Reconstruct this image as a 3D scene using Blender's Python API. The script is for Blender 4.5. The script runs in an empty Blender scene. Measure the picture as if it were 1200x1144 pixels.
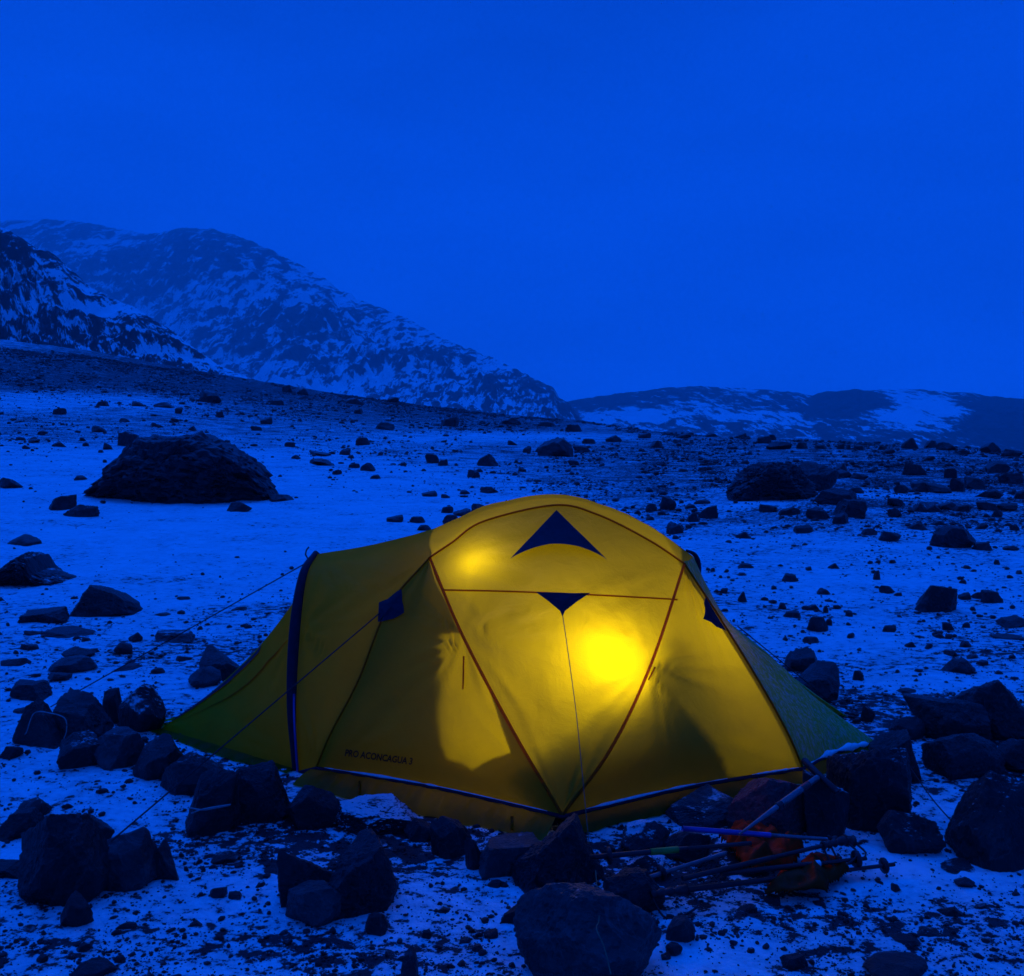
import bpy, math, random
import numpy as np
from mathutils import Vector
from mathutils.bvhtree import BVHTree

R = math.radians
SC = bpy.context.scene
COL = SC.collection
rng = np.random.default_rng(7)
random.seed(7)

# ------------------------------------------------------------------ camera
EYE, FPX, UC, VC, VH = 1.65, 1155.0, 600.0, 572.0, 490.0      # photograph is 1200 x 1144
PITCH = math.atan((VC - VH) / FPX)
cam = bpy.data.cameras.new('camera')
cam.sensor_width = 36.0
cam.sensor_fit = 'HORIZONTAL'
cam.lens = 36.0 * FPX / 1200.0
cam.clip_start, cam.clip_end = 0.1, 30000.0
camo = bpy.data.objects.new('camera', cam)
COL.objects.link(camo)
camo.location = (0, 0, EYE)
camo.rotation_euler = (math.pi / 2 - PITCH, 0, 0)
SC.camera = camo

# ------------------------------------------------------------------ dusk sky, overcast
SUN_EL, SUN_AZ = 60.0, -20.0
w = bpy.data.worlds.new('World')
SC.world = w
w.use_nodes = True
nt = w.node_tree
nt.nodes.clear()
sky = nt.nodes.new('ShaderNodeTexSky')
sky.sky_type = 'NISHITA'
sky.sun_disc = False
sky.sun_elevation = R(SUN_EL)
sky.sun_rotation = R(SUN_AZ)
sky.dust_density = 3.0
bw = nt.nodes.new('ShaderNodeRGBToBW')
nt.links.new(sky.outputs[0], bw.inputs[0])
m1 = nt.nodes.new('ShaderNodeMath'); m1.operation = 'MULTIPLY_ADD'   # cloud deck evens the clear sky out
m1.inputs[1].default_value = 0.20
m1.inputs[2].default_value = 5.75
nt.links.new(bw.outputs[0], m1.inputs[0])
tc = nt.nodes.new('ShaderNodeTexCoord')
mp = nt.nodes.new('ShaderNodeMapping'); mp.inputs['Scale'].default_value = (1.0, 1.0, 3.2)
nt.links.new(tc.outputs['Generated'], mp.inputs['Vector'])
nz = nt.nodes.new('ShaderNodeTexNoise')
nz.inputs['Scale'].default_value = 2.6; nz.inputs['Detail'].default_value = 5.0; nz.inputs['Roughness'].default_value = 0.5
nt.links.new(mp.outputs[0], nz.inputs['Vector'])
mr = nt.nodes.new('ShaderNodeMapRange')
mr.inputs['From Min'].default_value = 0.25; mr.inputs['From Max'].default_value = 0.75
mr.inputs['To Min'].default_value = 0.76; mr.inputs['To Max'].default_value = 1.20
nt.links.new(nz.outputs['Fac'], mr.inputs['Value'])
m2 = nt.nodes.new('ShaderNodeMath'); m2.operation = 'MULTIPLY'
sx0 = nt.nodes.new('ShaderNodeSeparateXYZ'); nt.links.new(tc.outputs['Generated'], sx0.inputs[0])
gr_ = nt.nodes.new('ShaderNodeMapRange')                              # cloud deck thins towards the horizon all round
gr_.inputs['From Min'].default_value = 0.0; gr_.inputs['From Max'].default_value = 0.40
gr_.inputs['To Min'].default_value = 1.62; gr_.inputs['To Max'].default_value = 0.78
nt.links.new(sx0.outputs['Z'], gr_.inputs['Value'])
m0 = nt.nodes.new('ShaderNodeMath'); m0.operation = 'MULTIPLY'
nt.links.new(m1.outputs[0], m0.inputs[0]); nt.links.new(gr_.outputs[0], m0.inputs[1])
nt.links.new(m0.outputs[0], m2.inputs[0]); nt.links.new(mr.outputs[0], m2.inputs[1])
vm = nt.nodes.new('ShaderNodeVectorMath'); vm.operation = 'SCALE'
vm.inputs[0].default_value = (0.0010, 0.102, 1.0)                      # blue-hour light as the camera saw it
nt.links.new(m2.outputs[0], vm.inputs['Scale'])
bg = nt.nodes.new('ShaderNodeBackground')
bg.inputs['Strength'].default_value = 0.115
nt.links.new(vm.outputs[0], bg.inputs['Color'])
wo = nt.nodes.new('ShaderNodeOutputWorld')
nt.links.new(bg.outputs[0], wo.inputs['Surface'])

sl = bpy.data.lights.new('sun', 'SUN')
sl.energy = 1.5
sl.angle = R(50)
sl.color = (0.0010, 0.098, 1.0)
so = bpy.data.objects.new('sun', sl)
COL.objects.link(so)
so.rotation_euler = Vector((math.sin(R(SUN_AZ)) * math.cos(R(SUN_EL)), math.cos(R(SUN_AZ)) * math.cos(R(SUN_EL)), math.sin(R(SUN_EL)))).to_track_quat('Z', 'Y').to_euler()

SC.view_settings.view_transform = 'Standard'
SC.view_settings.look = 'None'
SC.view_settings.exposure = 0.16
SC.view_settings.gamma = 1.0
SC.cycles.max_bounces = 8
SC.cycles.diffuse_bounces = 4
SC.cycles.transmission_bounces = 6
SC.cycles.volume_bounces = 1
SC.cycles.use_denoising = True

# ------------------------------------------------------------------ numpy noise
def _h(ix, iy, iz):
    n = (ix.astype(np.int64) * 374761393 + iy.astype(np.int64) * 668265263 + iz.astype(np.int64) * 2147483647 // 7) & 0xffffffff
    n = ((n ^ (n >> 13)) * 1274126177) & 0xffffffff
    n = ((n ^ (n >> 16)) * 2246822519) & 0xffffffff
    return ((n ^ (n >> 15)) & 0xffffff) / float(0xffffff)

def vnoise(x, y, z=0.0):
    x, y, z = np.broadcast_arrays(np.asarray(x, float), np.asarray(y, float), np.asarray(z, float))
    x0, y0, z0 = np.floor(x), np.floor(y), np.floor(z)
    fx, fy, fz = x - x0, y - y0, z - z0
    sx, sy, sz = (f * f * f * (f * (f * 6 - 15) + 10) for f in (fx, fy, fz))
    r = 0
    for dx in (0, 1):
        for dy in (0, 1):
            for dz in (0, 1):
                wgt = (sx if dx else 1 - sx) * (sy if dy else 1 - sy) * (sz if dz else 1 - sz)
                r = r + wgt * _h(x0 + dx, y0 + dy, z0 + dz)
    return r * 2 - 1

def fbm(x, y, z=0.0, o=5, g=0.5, l=2.03):
    a, f, s, n = 1.0, 1.0, 0.0, 0.0
    for k in range(o):
        s = s + a * vnoise(np.asarray(x) * f + 17.3 * k, np.asarray(y) * f - 9.1 * k, np.asarray(z) * f + 4.7 * k)
        n += a; a *= g; f *= l
    return s / n

def ridged(x, y, z=0.0, o=5, g=0.55, l=2.1):
    a, f, s, n = 1.0, 1.0, 0.0, 0.0
    for k in range(o):
        s = s + a * (1 - np.abs(vnoise(np.asarray(x) * f + 31.7 * k, np.asarray(y) * f + 5.9 * k, np.asarray(z) * f)) * 2)
        n += a; a *= g; f *= l
    return s / n

def sstep(x, a, b):
    t = np.clip((np.asarray(x, float) - a) / (b - a), 0, 1)
    return t * t * (3 - 2 * t)

# ------------------------------------------------------------------ rays of the photograph's camera
cp, sp_ = math.cos(PITCH), math.sin(PITCH)
def ray(u, v):
    a, b = (np.asarray(u, float) - UC) / FPX, (VC - np.asarray(v, float)) / FPX
    return np.stack([a, cp + b * sp_, -sp_ + b * cp + 0 * a], -1)

def proj(P):
    P = np.asarray(P, float)
    x, y, z = P[..., 0], P[..., 1], P[..., 2] - EYE
    d = np.maximum(y * cp - z * sp_, 1e-6)
    q = y * sp_ + z * cp
    return UC + FPX * x / d, VC - FPX * q / d

def at_y(u, v, y):                      # point on a pixel's ray at depth y
    r = ray(u, v); t = y / r[..., 1]
    p = r * np.asarray(t)[..., None]; p[..., 2] += EYE
    return p

def at_z(u, v, z):                      # point on a pixel's ray at height z
    r = ray(u, v); t = (z - EYE) / r[..., 2]
    p = r * np.asarray(t)[..., None]; p[..., 2] += EYE
    return p

# ------------------------------------------------------------------ terrain height
CU = np.array([-900, -300, 0, 100, 200, 300, 400, 500, 600, 680, 760, 800, 900, 1000, 1100, 1200, 1500, 2200])
CV = np.array([330, 372, 408, 417, 431, 447, 463, 476, 486, 493, 504, 510, 515, 519, 523, 529, 540, 550])
DU = np.array([-900, 0, 680, 760, 850, 1200, 2200])
DV = np.array([180, 170, 130, 95, 75, 60, 60])
def ground(x, y, fine=True):
    x = np.asarray(x, float); y = np.asarray(y, float)
    r = np.hypot(x, y)
    ys = np.maximum(y, 0.45 * r + 0.01)
    u = 600 + FPX * x / ys
    D = np.interp(u, DU, DV)
    zc = EYE + (VH - np.interp(u, CU, CV)) / FPX * D
    t = r / D
    up = zc * np.minimum(t, 1.0) ** 2
    dn = np.where(t > 1, -(r - D) * 0.16 * sstep(t, 1.0, 1.35), 0.0)
    z = up + dn
    z = np.maximum(z, -42.0)
    z = z * sstep(r, 6.5, 16)
    if not fine: return z
    z = z + 0.10 * fbm(x * 0.35, y * 0.35, 3.0, 4) * sstep(r, 7.5, 18) + 0.35 * fbm(x * 0.06, y * 0.06, 9.0, 3) * sstep(r, 16, 50) * (1 - 0.5 * sstep(r, 60, 130))
    z = z + 0.03 * ridged(x * 0.5 + 0.3 * y, y * 1.9 - 0.2 * x, 4.0, 3) * sstep(r, 5.5, 9) * (1 - sstep(r, 40, 80))
    z = z + 0.018 * fbm(x * 2.2, y * 2.2, 1.0, 5, 0.6) + 0.006 * fbm(x * 11, y * 11, 5.0, 3, 0.6) * (r < 14)
    return z

def hit(u, v):                          # where a pixel's ray meets the ground
    r = ray(u, v)
    ts = np.geomspace(1.5, 300, 150)
    p = r[None, :] * ts[:, None]
    d = p[:, 2] + EYE - ground(p[:, 0], p[:, 1])
    k = np.where(d < 0)[0]
    if len(k) == 0:
        t = 55.0
        q = r * t
        return np.array([q[0], q[1], float(ground(q[0], q[1]))])
    k = k[0]
    a, b = ts[max(k - 1, 0)], ts[k]
    for _ in range(18):
        m = 0.5 * (a + b); q = r * m
        if q[2] + EYE - float(ground(q[0], q[1])) < 0: b = m
        else: a = m
    q = r * b
    return np.array([q[0], q[1], float(ground(q[0], q[1]))])

# how much of the ground lies under snow, patch by patch
PATCH = [  # u, v, ru, rv, snow
    (140, 620, 300, 62, 0.99), (430, 615, 190, 60, 0.98), (430, 560, 120, 22, 0.86), (590, 512, 150, 6, 0.95),
    (60, 470, 150, 10, 0.88), (100, 440, 260, 20, 0.24), (320, 458, 140, 14, 0.25), (500, 484, 150, 9, 0.26), (230, 500, 330, 18, 0.52),
    (40, 540, 130, 14, 0.95), (720, 500, 60, 4, 0.9),
    (560, 535, 120, 14, 0.55), (780, 550, 170, 34, 0.42), (880, 520, 200, 8, 0.42), (820, 500, 240, 7, 0.12),
    (1050, 530, 190, 16, 0.46), (1120, 560, 160, 24, 0.36), (1010, 579, 150, 5, 0.96), (1050, 607, 170, 16, 0.46), (870, 592, 60, 6, 0.9),
    (980, 665, 190, 38, 0.86), (1130, 690, 130, 34, 0.84), (1000, 740, 130, 28, 0.74), (1150, 750, 90, 18, 0.60), (1100, 795, 90, 14, 0.88),
    (1060, 830, 120, 16, 0.52), (1130, 880, 90, 40, 0.40), (1010, 850, 60, 30, 0.35), (1110, 960, 70, 26, 0.88), (1090, 1030, 110, 26, 0.95),
    (950, 1075, 110, 26, 0.50), (1090, 1080, 110, 30, 0.62), (860, 1120, 70, 26, 0.88), (830, 1060, 80, 26, 0.42), (1000, 1130, 120, 16, 0.50), (1170, 1110, 60, 30, 0.6),
    (760, 1000, 110, 26, 0.40),
    (210, 735, 60, 16, 0.8), (120, 700, 60, 14, 0.92), (60, 760, 110, 26, 0.78), (230, 760, 70, 24, 0.55), (130, 800, 110, 26, 0.70), (30, 830, 60, 20, 0.86),
    (40, 920, 80, 24, 0.82), (150, 945, 100, 22, 0.74), (30, 1000, 60, 20, 0.85), (260, 990, 70, 20, 0.48), (300, 985, 100, 16, 0.34),
    (430, 1000, 150, 18, 0.38), (560, 1045, 90, 26, 0.80), (290, 1045, 80, 26, 0.88), (190, 1080, 70, 26, 0.80), (90, 1110, 110, 26, 0.46), (350, 1110, 110, 24, 0.50),
    (260, 1135, 60, 14, 0.85), (470, 1080, 60, 20, 0.72), (520, 1115, 100, 22, 0.60), (600, 1100, 40, 22, 0.85), (640, 920, 330, 70, 0.5),
]
def cover(u, v):
    s = 0.10 * np.full(np.shape(u), 0.62); k = np.full(np.shape(u), 0.10)
    for (a, b, ru, rv, c) in PATCH:
        q = np.exp(-1.1 * (((u - a) / ru) ** 2 + ((v - b) / rv) ** 2))
        s = s + q * c; k = k + q
    return s / k

# ------------------------------------------------------------------ materials
def mat(name):
    m = bpy.data.materials.new(name); m.use_nodes = True
    t = m.node_tree; t.nodes.clear()
    o = t.nodes.new('ShaderNodeOutputMaterial')
    return m, t, o

def N(t, kind, **kw):
    n = t.nodes.new(kind)
    for k, v in kw.items():
        if k in n.inputs.keys():
            n.inputs[k].default_value = v
        else:
            setattr(n, k, v)
    return n

def ramp(t, src, stops):
    r = t.nodes.new('ShaderNodeValToRGB')
    e = r.color_ramp.elements
    while len(e) < len(stops): e.new(0.5)
    for q, (p, c) in zip(e, stops):
        q.position = p; q.color = c if len(c) == 4 else (*c, 1)
    t.links.new(src, r.inputs[0])
    return r

def bsdf(t, o, rough=0.8, spec=0.3):
    b = t.nodes.new('ShaderNodeBsdfPrincipled')
    b.inputs['Roughness'].default_value = rough
    b.inputs['Specular IOR Level'].default_value = spec
    t.links.new(b.outputs[0], o.inputs['Surface'])
    return b

def plain(name, c, rough=0.6, spec=0.3, var=0.25, scale=30.0, metal=0.0):
    m, t, o = mat(name)
    b = bsdf(t, o, rough, spec); b.inputs['Metallic'].default_value = metal
    tcn = N(t, 'ShaderNodeTexCoord')
    n = N(t, 'ShaderNodeTexNoise', Scale=scale, Detail=5.0)
    t.links.new(tcn.outputs['Object'], n.inputs['Vector'])
    lo = tuple(max(0, k * (1 - var)) for k in c); hi = tuple(min(1, k * (1 + var)) for k in c)
    r = ramp(t, n.outputs['Fac'], [(0.3, lo), (0.7, hi)])
    t.links.new(r.outputs[0], b.inputs['Base Color'])
    bp = N(t, 'ShaderNodeBump', Strength=0.25, Distance=0.003)
    t.links.new(n.outputs['Fac'], bp.inputs['Height']); t.links.new(bp.outputs[0], b.inputs['Normal'])
    return m

# ground: wind-packed snow over dark volcanic grit
def ground_mat():
    m, t, o = mat('snowy_ground')
    b = bsdf(t, o, 0.75, 0.25)
    g = N(t, 'ShaderNodeNewGeometry')
    at = N(t, 'ShaderNodeAttribute', attribute_name='snow')
    n1 = N(t, 'ShaderNodeTexNoise', Scale=1.1, Detail=12.0, Roughness=0.72, Lacunarity=2.1)
    mpn = N(t, 'ShaderNodeMapping'); mpn.inputs['Scale'].default_value = (0.75, 1.0, 1.0); mpn.inputs['Rotation'].default_value = (0, 0, 0.3)
    t.links.new(g.outputs['Position'], mpn.inputs['Vector']); t.links.new(mpn.outputs[0], n1.inputs['Vector'])
    # threshold: snow where noise < f(cover)
    mm = N(t, 'ShaderNodeMapRange'); mm.inputs['From Min'].default_value = 0.0; mm.inputs['From Max'].default_value = 1.0
    mm.inputs['To Min'].default_value = 0.36; mm.inputs['To Max'].default_value = 0.655
    t.links.new(at.outputs['Fac'], mm.inputs['Value'])
    sb = N(t, 'ShaderNodeMath', operation='SUBTRACT')
    n4 = N(t, 'ShaderNodeTexNoise', Scale=17.0, Detail=7.0, Roughness=0.68)
    t.links.new(mpn.outputs[0], n4.inputs['Vector'])
    m4 = N(t, 'ShaderNodeMath', operation='MULTIPLY_ADD'); m4.inputs[1].default_value = 0.55
    m5 = N(t, 'ShaderNodeMath', operation='MULTIPLY_ADD'); m5.inputs[1].default_value = 0.75; m5.inputs[2].default_value = -0.15
    t.links.new(n4.outputs['Fac'], m5.inputs[0]); t.links.new(n1.outputs['Fac'], m4.inputs[0]); t.links.new(m5.outputs[0], m4.inputs[2])
    t.links.new(mm.outputs[0], sb.inputs[0]); t.links.new(m4.outputs[0], sb.inputs[1])
    # fine grit speckles
    n2 = N(t, 'ShaderNodeTexNoise', Scale=55.0, Detail=4.0, Roughness=0.6)
    t.links.new(g.outputs['Position'], n2.inputs['Vector'])
    ad = N(t, 'ShaderNodeMath', operation='MULTIPLY_ADD'); ad.inputs[1].default_value = 0.16; 
    sc = N(t, 'ShaderNodeMath', operation='SUBTRACT'); sc.inputs[1].default_value = 0.5
    t.links.new(n2.outputs['Fac'], sc.inputs[0]); t.links.new(sc.outputs[0], ad.inputs[0]); t.links.new(sb.outputs[0], ad.inputs[2])
    fac = ramp(t, ad.outputs[0], [(0.0, (0, 0, 0)), (0.035, (1, 1, 1))])
    n3 = N(t, 'ShaderNodeTexNoise', Scale=4.0, Detail=8.0, Roughness=0.6)
    t.links.new(g.outputs['Position'], n3.inputs['Vector'])
    grit = ramp(t, n3.outputs['Fac'], [(0.3, (0.010, 0.011, 0.014)), (0.7, (0.035, 0.037, 0.042))])
    snow = ramp(t, n3.outputs['Fac'], [(0.25, (0.70, 0.72, 0.74)), (0.6, (0.86, 0.88, 0.90))])
    # thin snow lets the grit through
    mx = N(t, 'ShaderNodeMix', data_type='RGBA')
    t.links.new(fac.outputs[0], mx.inputs['Factor']); t.links.new(grit.outputs[0], mx.inputs['A']); t.links.new(snow.outputs[0], mx.inputs['B'])
    thin = ramp(t, ad.outputs[0], [(0.02, (0, 0, 0)), (0.16, (1, 1, 1))])
    mx2 = N(t, 'ShaderNodeMix', data_type='RGBA')
    tl = N(t, 'ShaderNodeMath', operation='MULTIPLY_ADD'); tl.inputs[1].default_value = 0.3; tl.inputs[2].default_value = 0.7
    t.links.new(thin.outputs[0], tl.inputs[0])
    t.links.new(tl.outputs[0], mx2.inputs['Factor']); t.links.new(grit.outputs[0], mx2.inputs['A']); t.links.new(mx.outputs['Result'], mx2.inputs['B'])
    t.links.new(mx2.outputs['Result'], b.inputs['Base Color'])
    hb = N(t, 'ShaderNodeMath', operation='MULTIPLY_ADD'); hb.inputs[1].default_value = 0.4
    t.links.new(n2.outputs['Fac'], hb.inputs[0]); t.links.new(n1.outputs['Fac'], hb.inputs[2])
    bp = N(t, 'ShaderNodeBump', Strength=0.6, Distance=0.05)
    t.links.new(hb.outputs[0], bp.inputs['Height']); t.links.new(bp.outputs[0], b.inputs['Normal'])
    return m

def rock_mat(name, lo, hi, streak=0.3):
    m, t, o = mat(name)
    b = bsdf(t, o, 0.40, 0.35)
    tcn = N(t, 'ShaderNodeTexCoord'); oi = N(t, 'ShaderNodeObjectInfo')
    va = N(t, 'ShaderNodeVectorMath', operation='ADD')
    t.links.new(tcn.outputs['Object'], va.inputs[0])
    g = N(t, 'ShaderNodeNewGeometry')
    t.links.new(g.outputs['Position'], va.inputs[0])
    t.links.new(oi.outputs['Random'], va.inputs[1])
    n1 = N(t, 'ShaderNodeTexNoise', Scale=9.0, Detail=14.0, Roughness=0.74)
    t.links.new(va.outputs[0], n1.inputs['Vector'])
    c = ramp(t, n1.outputs['Fac'], [(0.32, lo), (0.52, tuple(0.45 * (a + b) for a, b in zip(lo, hi))), (0.70, hi)])
    # pale mineral veins
    n2 = N(t, 'ShaderNodeTexNoise', Scale=5.0, Detail=6.0, Roughness=0.55, Distortion=1.2)
    t.links.new(va.outputs[0], n2.inputs['Vector'])
    vein = ramp(t, n2.outputs['Fac'], [(0.485, (0, 0, 0)), (0.5, (1, 1, 1)), (0.515, (0, 0, 0))])
    mx = N(t, 'ShaderNodeMix', data_type='RGBA')
    ml = N(t, 'ShaderNodeMath', operation='MULTIPLY'); ml.inputs[1].default_value = streak
    t.links.new(vein.outputs[0], ml.inputs[0]); t.links.new(ml.outputs[0], mx.inputs['Factor'])
    t.links.new(c.outputs[0], mx.inputs['A']); mx.inputs['B'].default_value = (0.11, 0.12, 0.13, 1)
    # blown snow caught on ledges: amount per stone
    fr = N(t, 'ShaderNodeAttribute', attribute_name='frost', attribute_type='OBJECT')
    sx = N(t, 'ShaderNodeSeparateXYZ'); t.links.new(g.outputs['Normal'], sx.inputs[0])
    n3 = N(t, 'ShaderNodeTexNoise', Scale=11.0, Detail=8.0, Roughness=0.7)
    t.links.new(va.outputs[0], n3.inputs['Vector'])
    a1 = N(t, 'ShaderNodeMath', operation='MULTIPLY_ADD'); a1.inputs[1].default_value = 0.55
    t.links.new(sx.outputs['Z'], a1.inputs[0]); t.links.new(n3.outputs['Fac'], a1.inputs[2])
    a2 = N(t, 'ShaderNodeMath', operation='ADD'); t.links.new(a1.outputs[0], a2.inputs[0]); t.links.new(fr.outputs['Fac'], a2.inputs[1])
    sf = ramp(t, a2.outputs[0], [(0.5, (0, 0, 0)), (0.5, (0, 0, 0))])
    sf.color_ramp.elements[0].position = 0.0; sf.color_ramp.elements[1].position = 1.0
    mr2 = N(t, 'ShaderNodeMapRange'); mr2.inputs['From Min'].default_value = 1.30; mr2.inputs['From Max'].default_value = 1.42
    t.nodes.remove(sf)
    t.links.new(a2.outputs[0], mr2.inputs['Value'])
    mx2 = N(t, 'ShaderNodeMix', data_type='RGBA'); mx2.inputs['B'].default_value = (0.62, 0.64, 0.66, 1)
    t.links.new(mr2.outputs[0], mx2.inputs['Factor']); t.links.new(mx.outputs['Result'], mx2.inputs['A'])
    t.links.new(mx2.outputs['Result'], b.inputs['Base Color'])
    bp = N(t, 'ShaderNodeBump', Strength=0.9, Distance=0.03)
    t.links.new(n1.outputs['Fac'], bp.inputs['Height']); t.links.new(bp.outputs[0], b.inputs['Normal'])
    return m

def mountain_mat(name, s_along, s_down, bias):
    m, t, o = mat(name)
    b = bsdf(t, o, 0.85, 0.15)
    at = N(t, 'ShaderNodeAttribute', attribute_name='snow')
    pc = N(t, 'ShaderNodeAttribute', attribute_name='slope_coord')
    mpn = N(t, 'ShaderNodeMapping'); mpn.inputs['Scale'].default_value = (s_along, s_down, 1)
    t.links.new(pc.outputs['Vector'], mpn.inputs['Vector'])
    n1 = N(t, 'ShaderNodeTexNoise', Scale=1.0, Detail=12.0, Roughness=0.74)
    t.links.new(mpn.outputs[0], n1.inputs['Vector'])
    ad = N(t, 'ShaderNodeMath', operation='MULTIPLY_ADD'); ad.inputs[1].default_value = 1.5
    t.links.new(at.outputs['Fac'], ad.inputs[2]); t.links.new(n1.outputs['Fac'], ad.inputs[0])
    mr2 = N(t, 'ShaderNodeMapRange'); mr2.inputs['From Min'].default_value = bias - 0.01; mr2.inputs['From Max'].default_value = bias + 0.03
    t.links.new(ad.outputs[0], mr2.inputs['Value'])
    n2 = N(t, 'ShaderNodeTexNoise', Scale=4.0, Detail=6.0)
    t.links.new(mpn.outputs[0], n2.inputs['Vector'])
    rk = ramp(t, n2.outputs['Fac'], [(0.3, (0.020, 0.021, 0.024)), (0.7, (0.060, 0.061, 0.066))])
    mx = N(t, 'ShaderNodeMix', data_type='RGBA'); mx.inputs['B'].default_value = (0.82, 0.84, 0.86, 1)
    t.links.new(mr2.outputs[0], mx.inputs['Factor']); t.links.new(rk.outputs[0], mx.inputs['A'])
    t.links.new(mx.outputs['Result'], b.inputs['Base Color'])
    return m

def fly_mat(name, col, tr, mix, wr=0.5, frost=0.0):
    m, t, o = mat(name)
    df = N(t, 'ShaderNodeBsdfDiffuse'); tl = N(t, 'ShaderNodeBsdfTranslucent'); gl = N(t, 'ShaderNodeBsdfGlossy', Roughness=0.42)
    g = N(t, 'ShaderNodeNewGeometry')
    nf = N(t, 'ShaderNodeTexNoise', Scale=3.0, Detail=6.0, Roughness=0.6); t.links.new(g.outputs['Position'], nf.inputs['Vector'])
    cr = ramp(t, nf.outputs['Fac'], [(0.3, tuple(k * 0.86 for k in tr)), (0.7, tr)])
    t.links.new(cr.outputs[0], tl.inputs['Color'])
    cd = ramp(t, nf.outputs['Fac'], [(0.3, tuple(k * 0.8 for k in col)), (0.7, col)])
    gl.inputs['Color'].default_value = (0.5, 0.5, 0.5, 1)
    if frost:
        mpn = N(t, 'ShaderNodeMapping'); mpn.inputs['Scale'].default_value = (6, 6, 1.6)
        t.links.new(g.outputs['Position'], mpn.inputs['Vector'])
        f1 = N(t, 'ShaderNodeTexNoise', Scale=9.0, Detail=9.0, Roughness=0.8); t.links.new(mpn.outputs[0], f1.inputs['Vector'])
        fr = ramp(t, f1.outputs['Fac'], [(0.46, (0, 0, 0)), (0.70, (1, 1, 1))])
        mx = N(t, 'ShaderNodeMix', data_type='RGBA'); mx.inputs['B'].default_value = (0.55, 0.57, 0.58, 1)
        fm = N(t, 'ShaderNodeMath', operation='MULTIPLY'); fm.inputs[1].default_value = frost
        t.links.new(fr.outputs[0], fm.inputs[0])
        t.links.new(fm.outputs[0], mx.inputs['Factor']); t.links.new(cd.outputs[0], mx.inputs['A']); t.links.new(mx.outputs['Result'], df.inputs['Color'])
    else:
        t.links.new(cd.outputs[0], df.inputs['Color'])
    # crumple of coated nylon and its fine weave
    nb = N(t, 'ShaderNodeTexNoise', Scale=9.0, Detail=8.0, Roughness=0.62, Distortion=0.4); t.links.new(g.outputs['Position'], nb.inputs['Vector'])
    bp = N(t, 'ShaderNodeBump', Strength=wr, Distance=0.012); t.links.new(nb.outputs['Fac'], bp.inputs['Height'])
    for s in (df, tl, gl): t.links.new(bp.outputs[0], s.inputs['Normal'])
    a = N(t, 'ShaderNodeMixShader'); a.inputs[0].default_value = mix
    t.links.new(df.outputs[0], a.inputs[1]); t.links.new(tl.outputs[0], a.inputs[2])
    c = N(t, 'ShaderNodeMixShader'); c.inputs[0].default_value = 0.010
    t.links.new(a.outputs[0], c.inputs[1]); t.links.new(gl.outputs[0], c.inputs[2])
    t.links.new(c.outputs[0], o.inputs['Surface'])
    return m

M_GROUND = ground_mat()
M_ROCK = rock_mat('dark_volcanic_rock', (0.003, 0.0035, 0.005), (0.030, 0.033, 0.040))
M_SLATE = rock_mat('slate_rock', (0.010, 0.014, 0.018), (0.065, 0.082, 0.090), 0.5)
M_RED = rock_mat('reddish_rock', (0.30, 0.03, 0.035), (0.62, 0.07, 0.07), 0.2)
M_FLY = fly_mat('yellow_fly_nylon', (0.58, 0.32, 0.014), (0.95, 0.69, 0.0), 0.5, 0.6)
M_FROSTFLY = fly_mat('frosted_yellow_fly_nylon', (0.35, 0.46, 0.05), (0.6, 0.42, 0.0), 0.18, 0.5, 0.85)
M_SKIRT = fly_mat('olive_snow_skirt', (0.22, 0.10, 0.010), (0.8, 0.5, 0.0), 0.5)
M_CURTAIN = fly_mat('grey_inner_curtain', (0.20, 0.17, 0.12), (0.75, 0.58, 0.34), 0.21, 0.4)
M_THIN = fly_mat('thin_inner_curtain', (0.20, 0.17, 0.12), (0.85, 0.65, 0.36), 0.26, 0.4)
M_NAVY = plain('navy_webbing', (0.012, 0.012, 0.030), 0.75, 0.2)
M_SLEEVE = fly_mat('brown_pole_sleeve', (0.22, 0.07, 0.006), (0.95, 0.42, 0.0), 0.7, 0.2)
M_POLE = plain('blue_anodised_tube', (0.05, 0.08, 0.35), 0.3, 0.5, 0.1, 30, 0.6)
M_BLACK = plain('black_plastic', (0.012, 0.012, 0.016), 0.5, 0.4)
M_STEEL = plain('worn_aluminium', (0.16, 0.165, 0.18), 0.4, 0.5, 0.2, 40, 0.7)
M_GREEN = plain('green_tube', (0.03, 0.22, 0.02), 0.4, 0.4)
M_CORD = plain('pale_cord', (0.30, 0.30, 0.30), 0.8, 0.2)
M_GUY = plain('brown_guy_cord', (0.22, 0.14, 0.08), 0.8, 0.2)
M_DCORD = plain('dark_cord', (0.03, 0.025, 0.03), 0.8, 0.2)
M_ORANGE = plain('orange_nylon', (1.0, 0.022, 0.001), 0.6, 0.1)
M_SNOW = plain('packed_snow', (0.76, 0.78, 0.80), 0.7, 0.2, 0.06, 40)
M_GEAR = plain('dark_gear_fabric', (0.03, 0.03, 0.03), 0.8, 0.2)
M_SHEET = plain('pale_groundsheet', (0.55, 0.45, 0.28), 0.7, 0.2)
M_PRINT = plain('black_print', (0.06, 0.035, 0.012), 0.7, 0.1)

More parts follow.
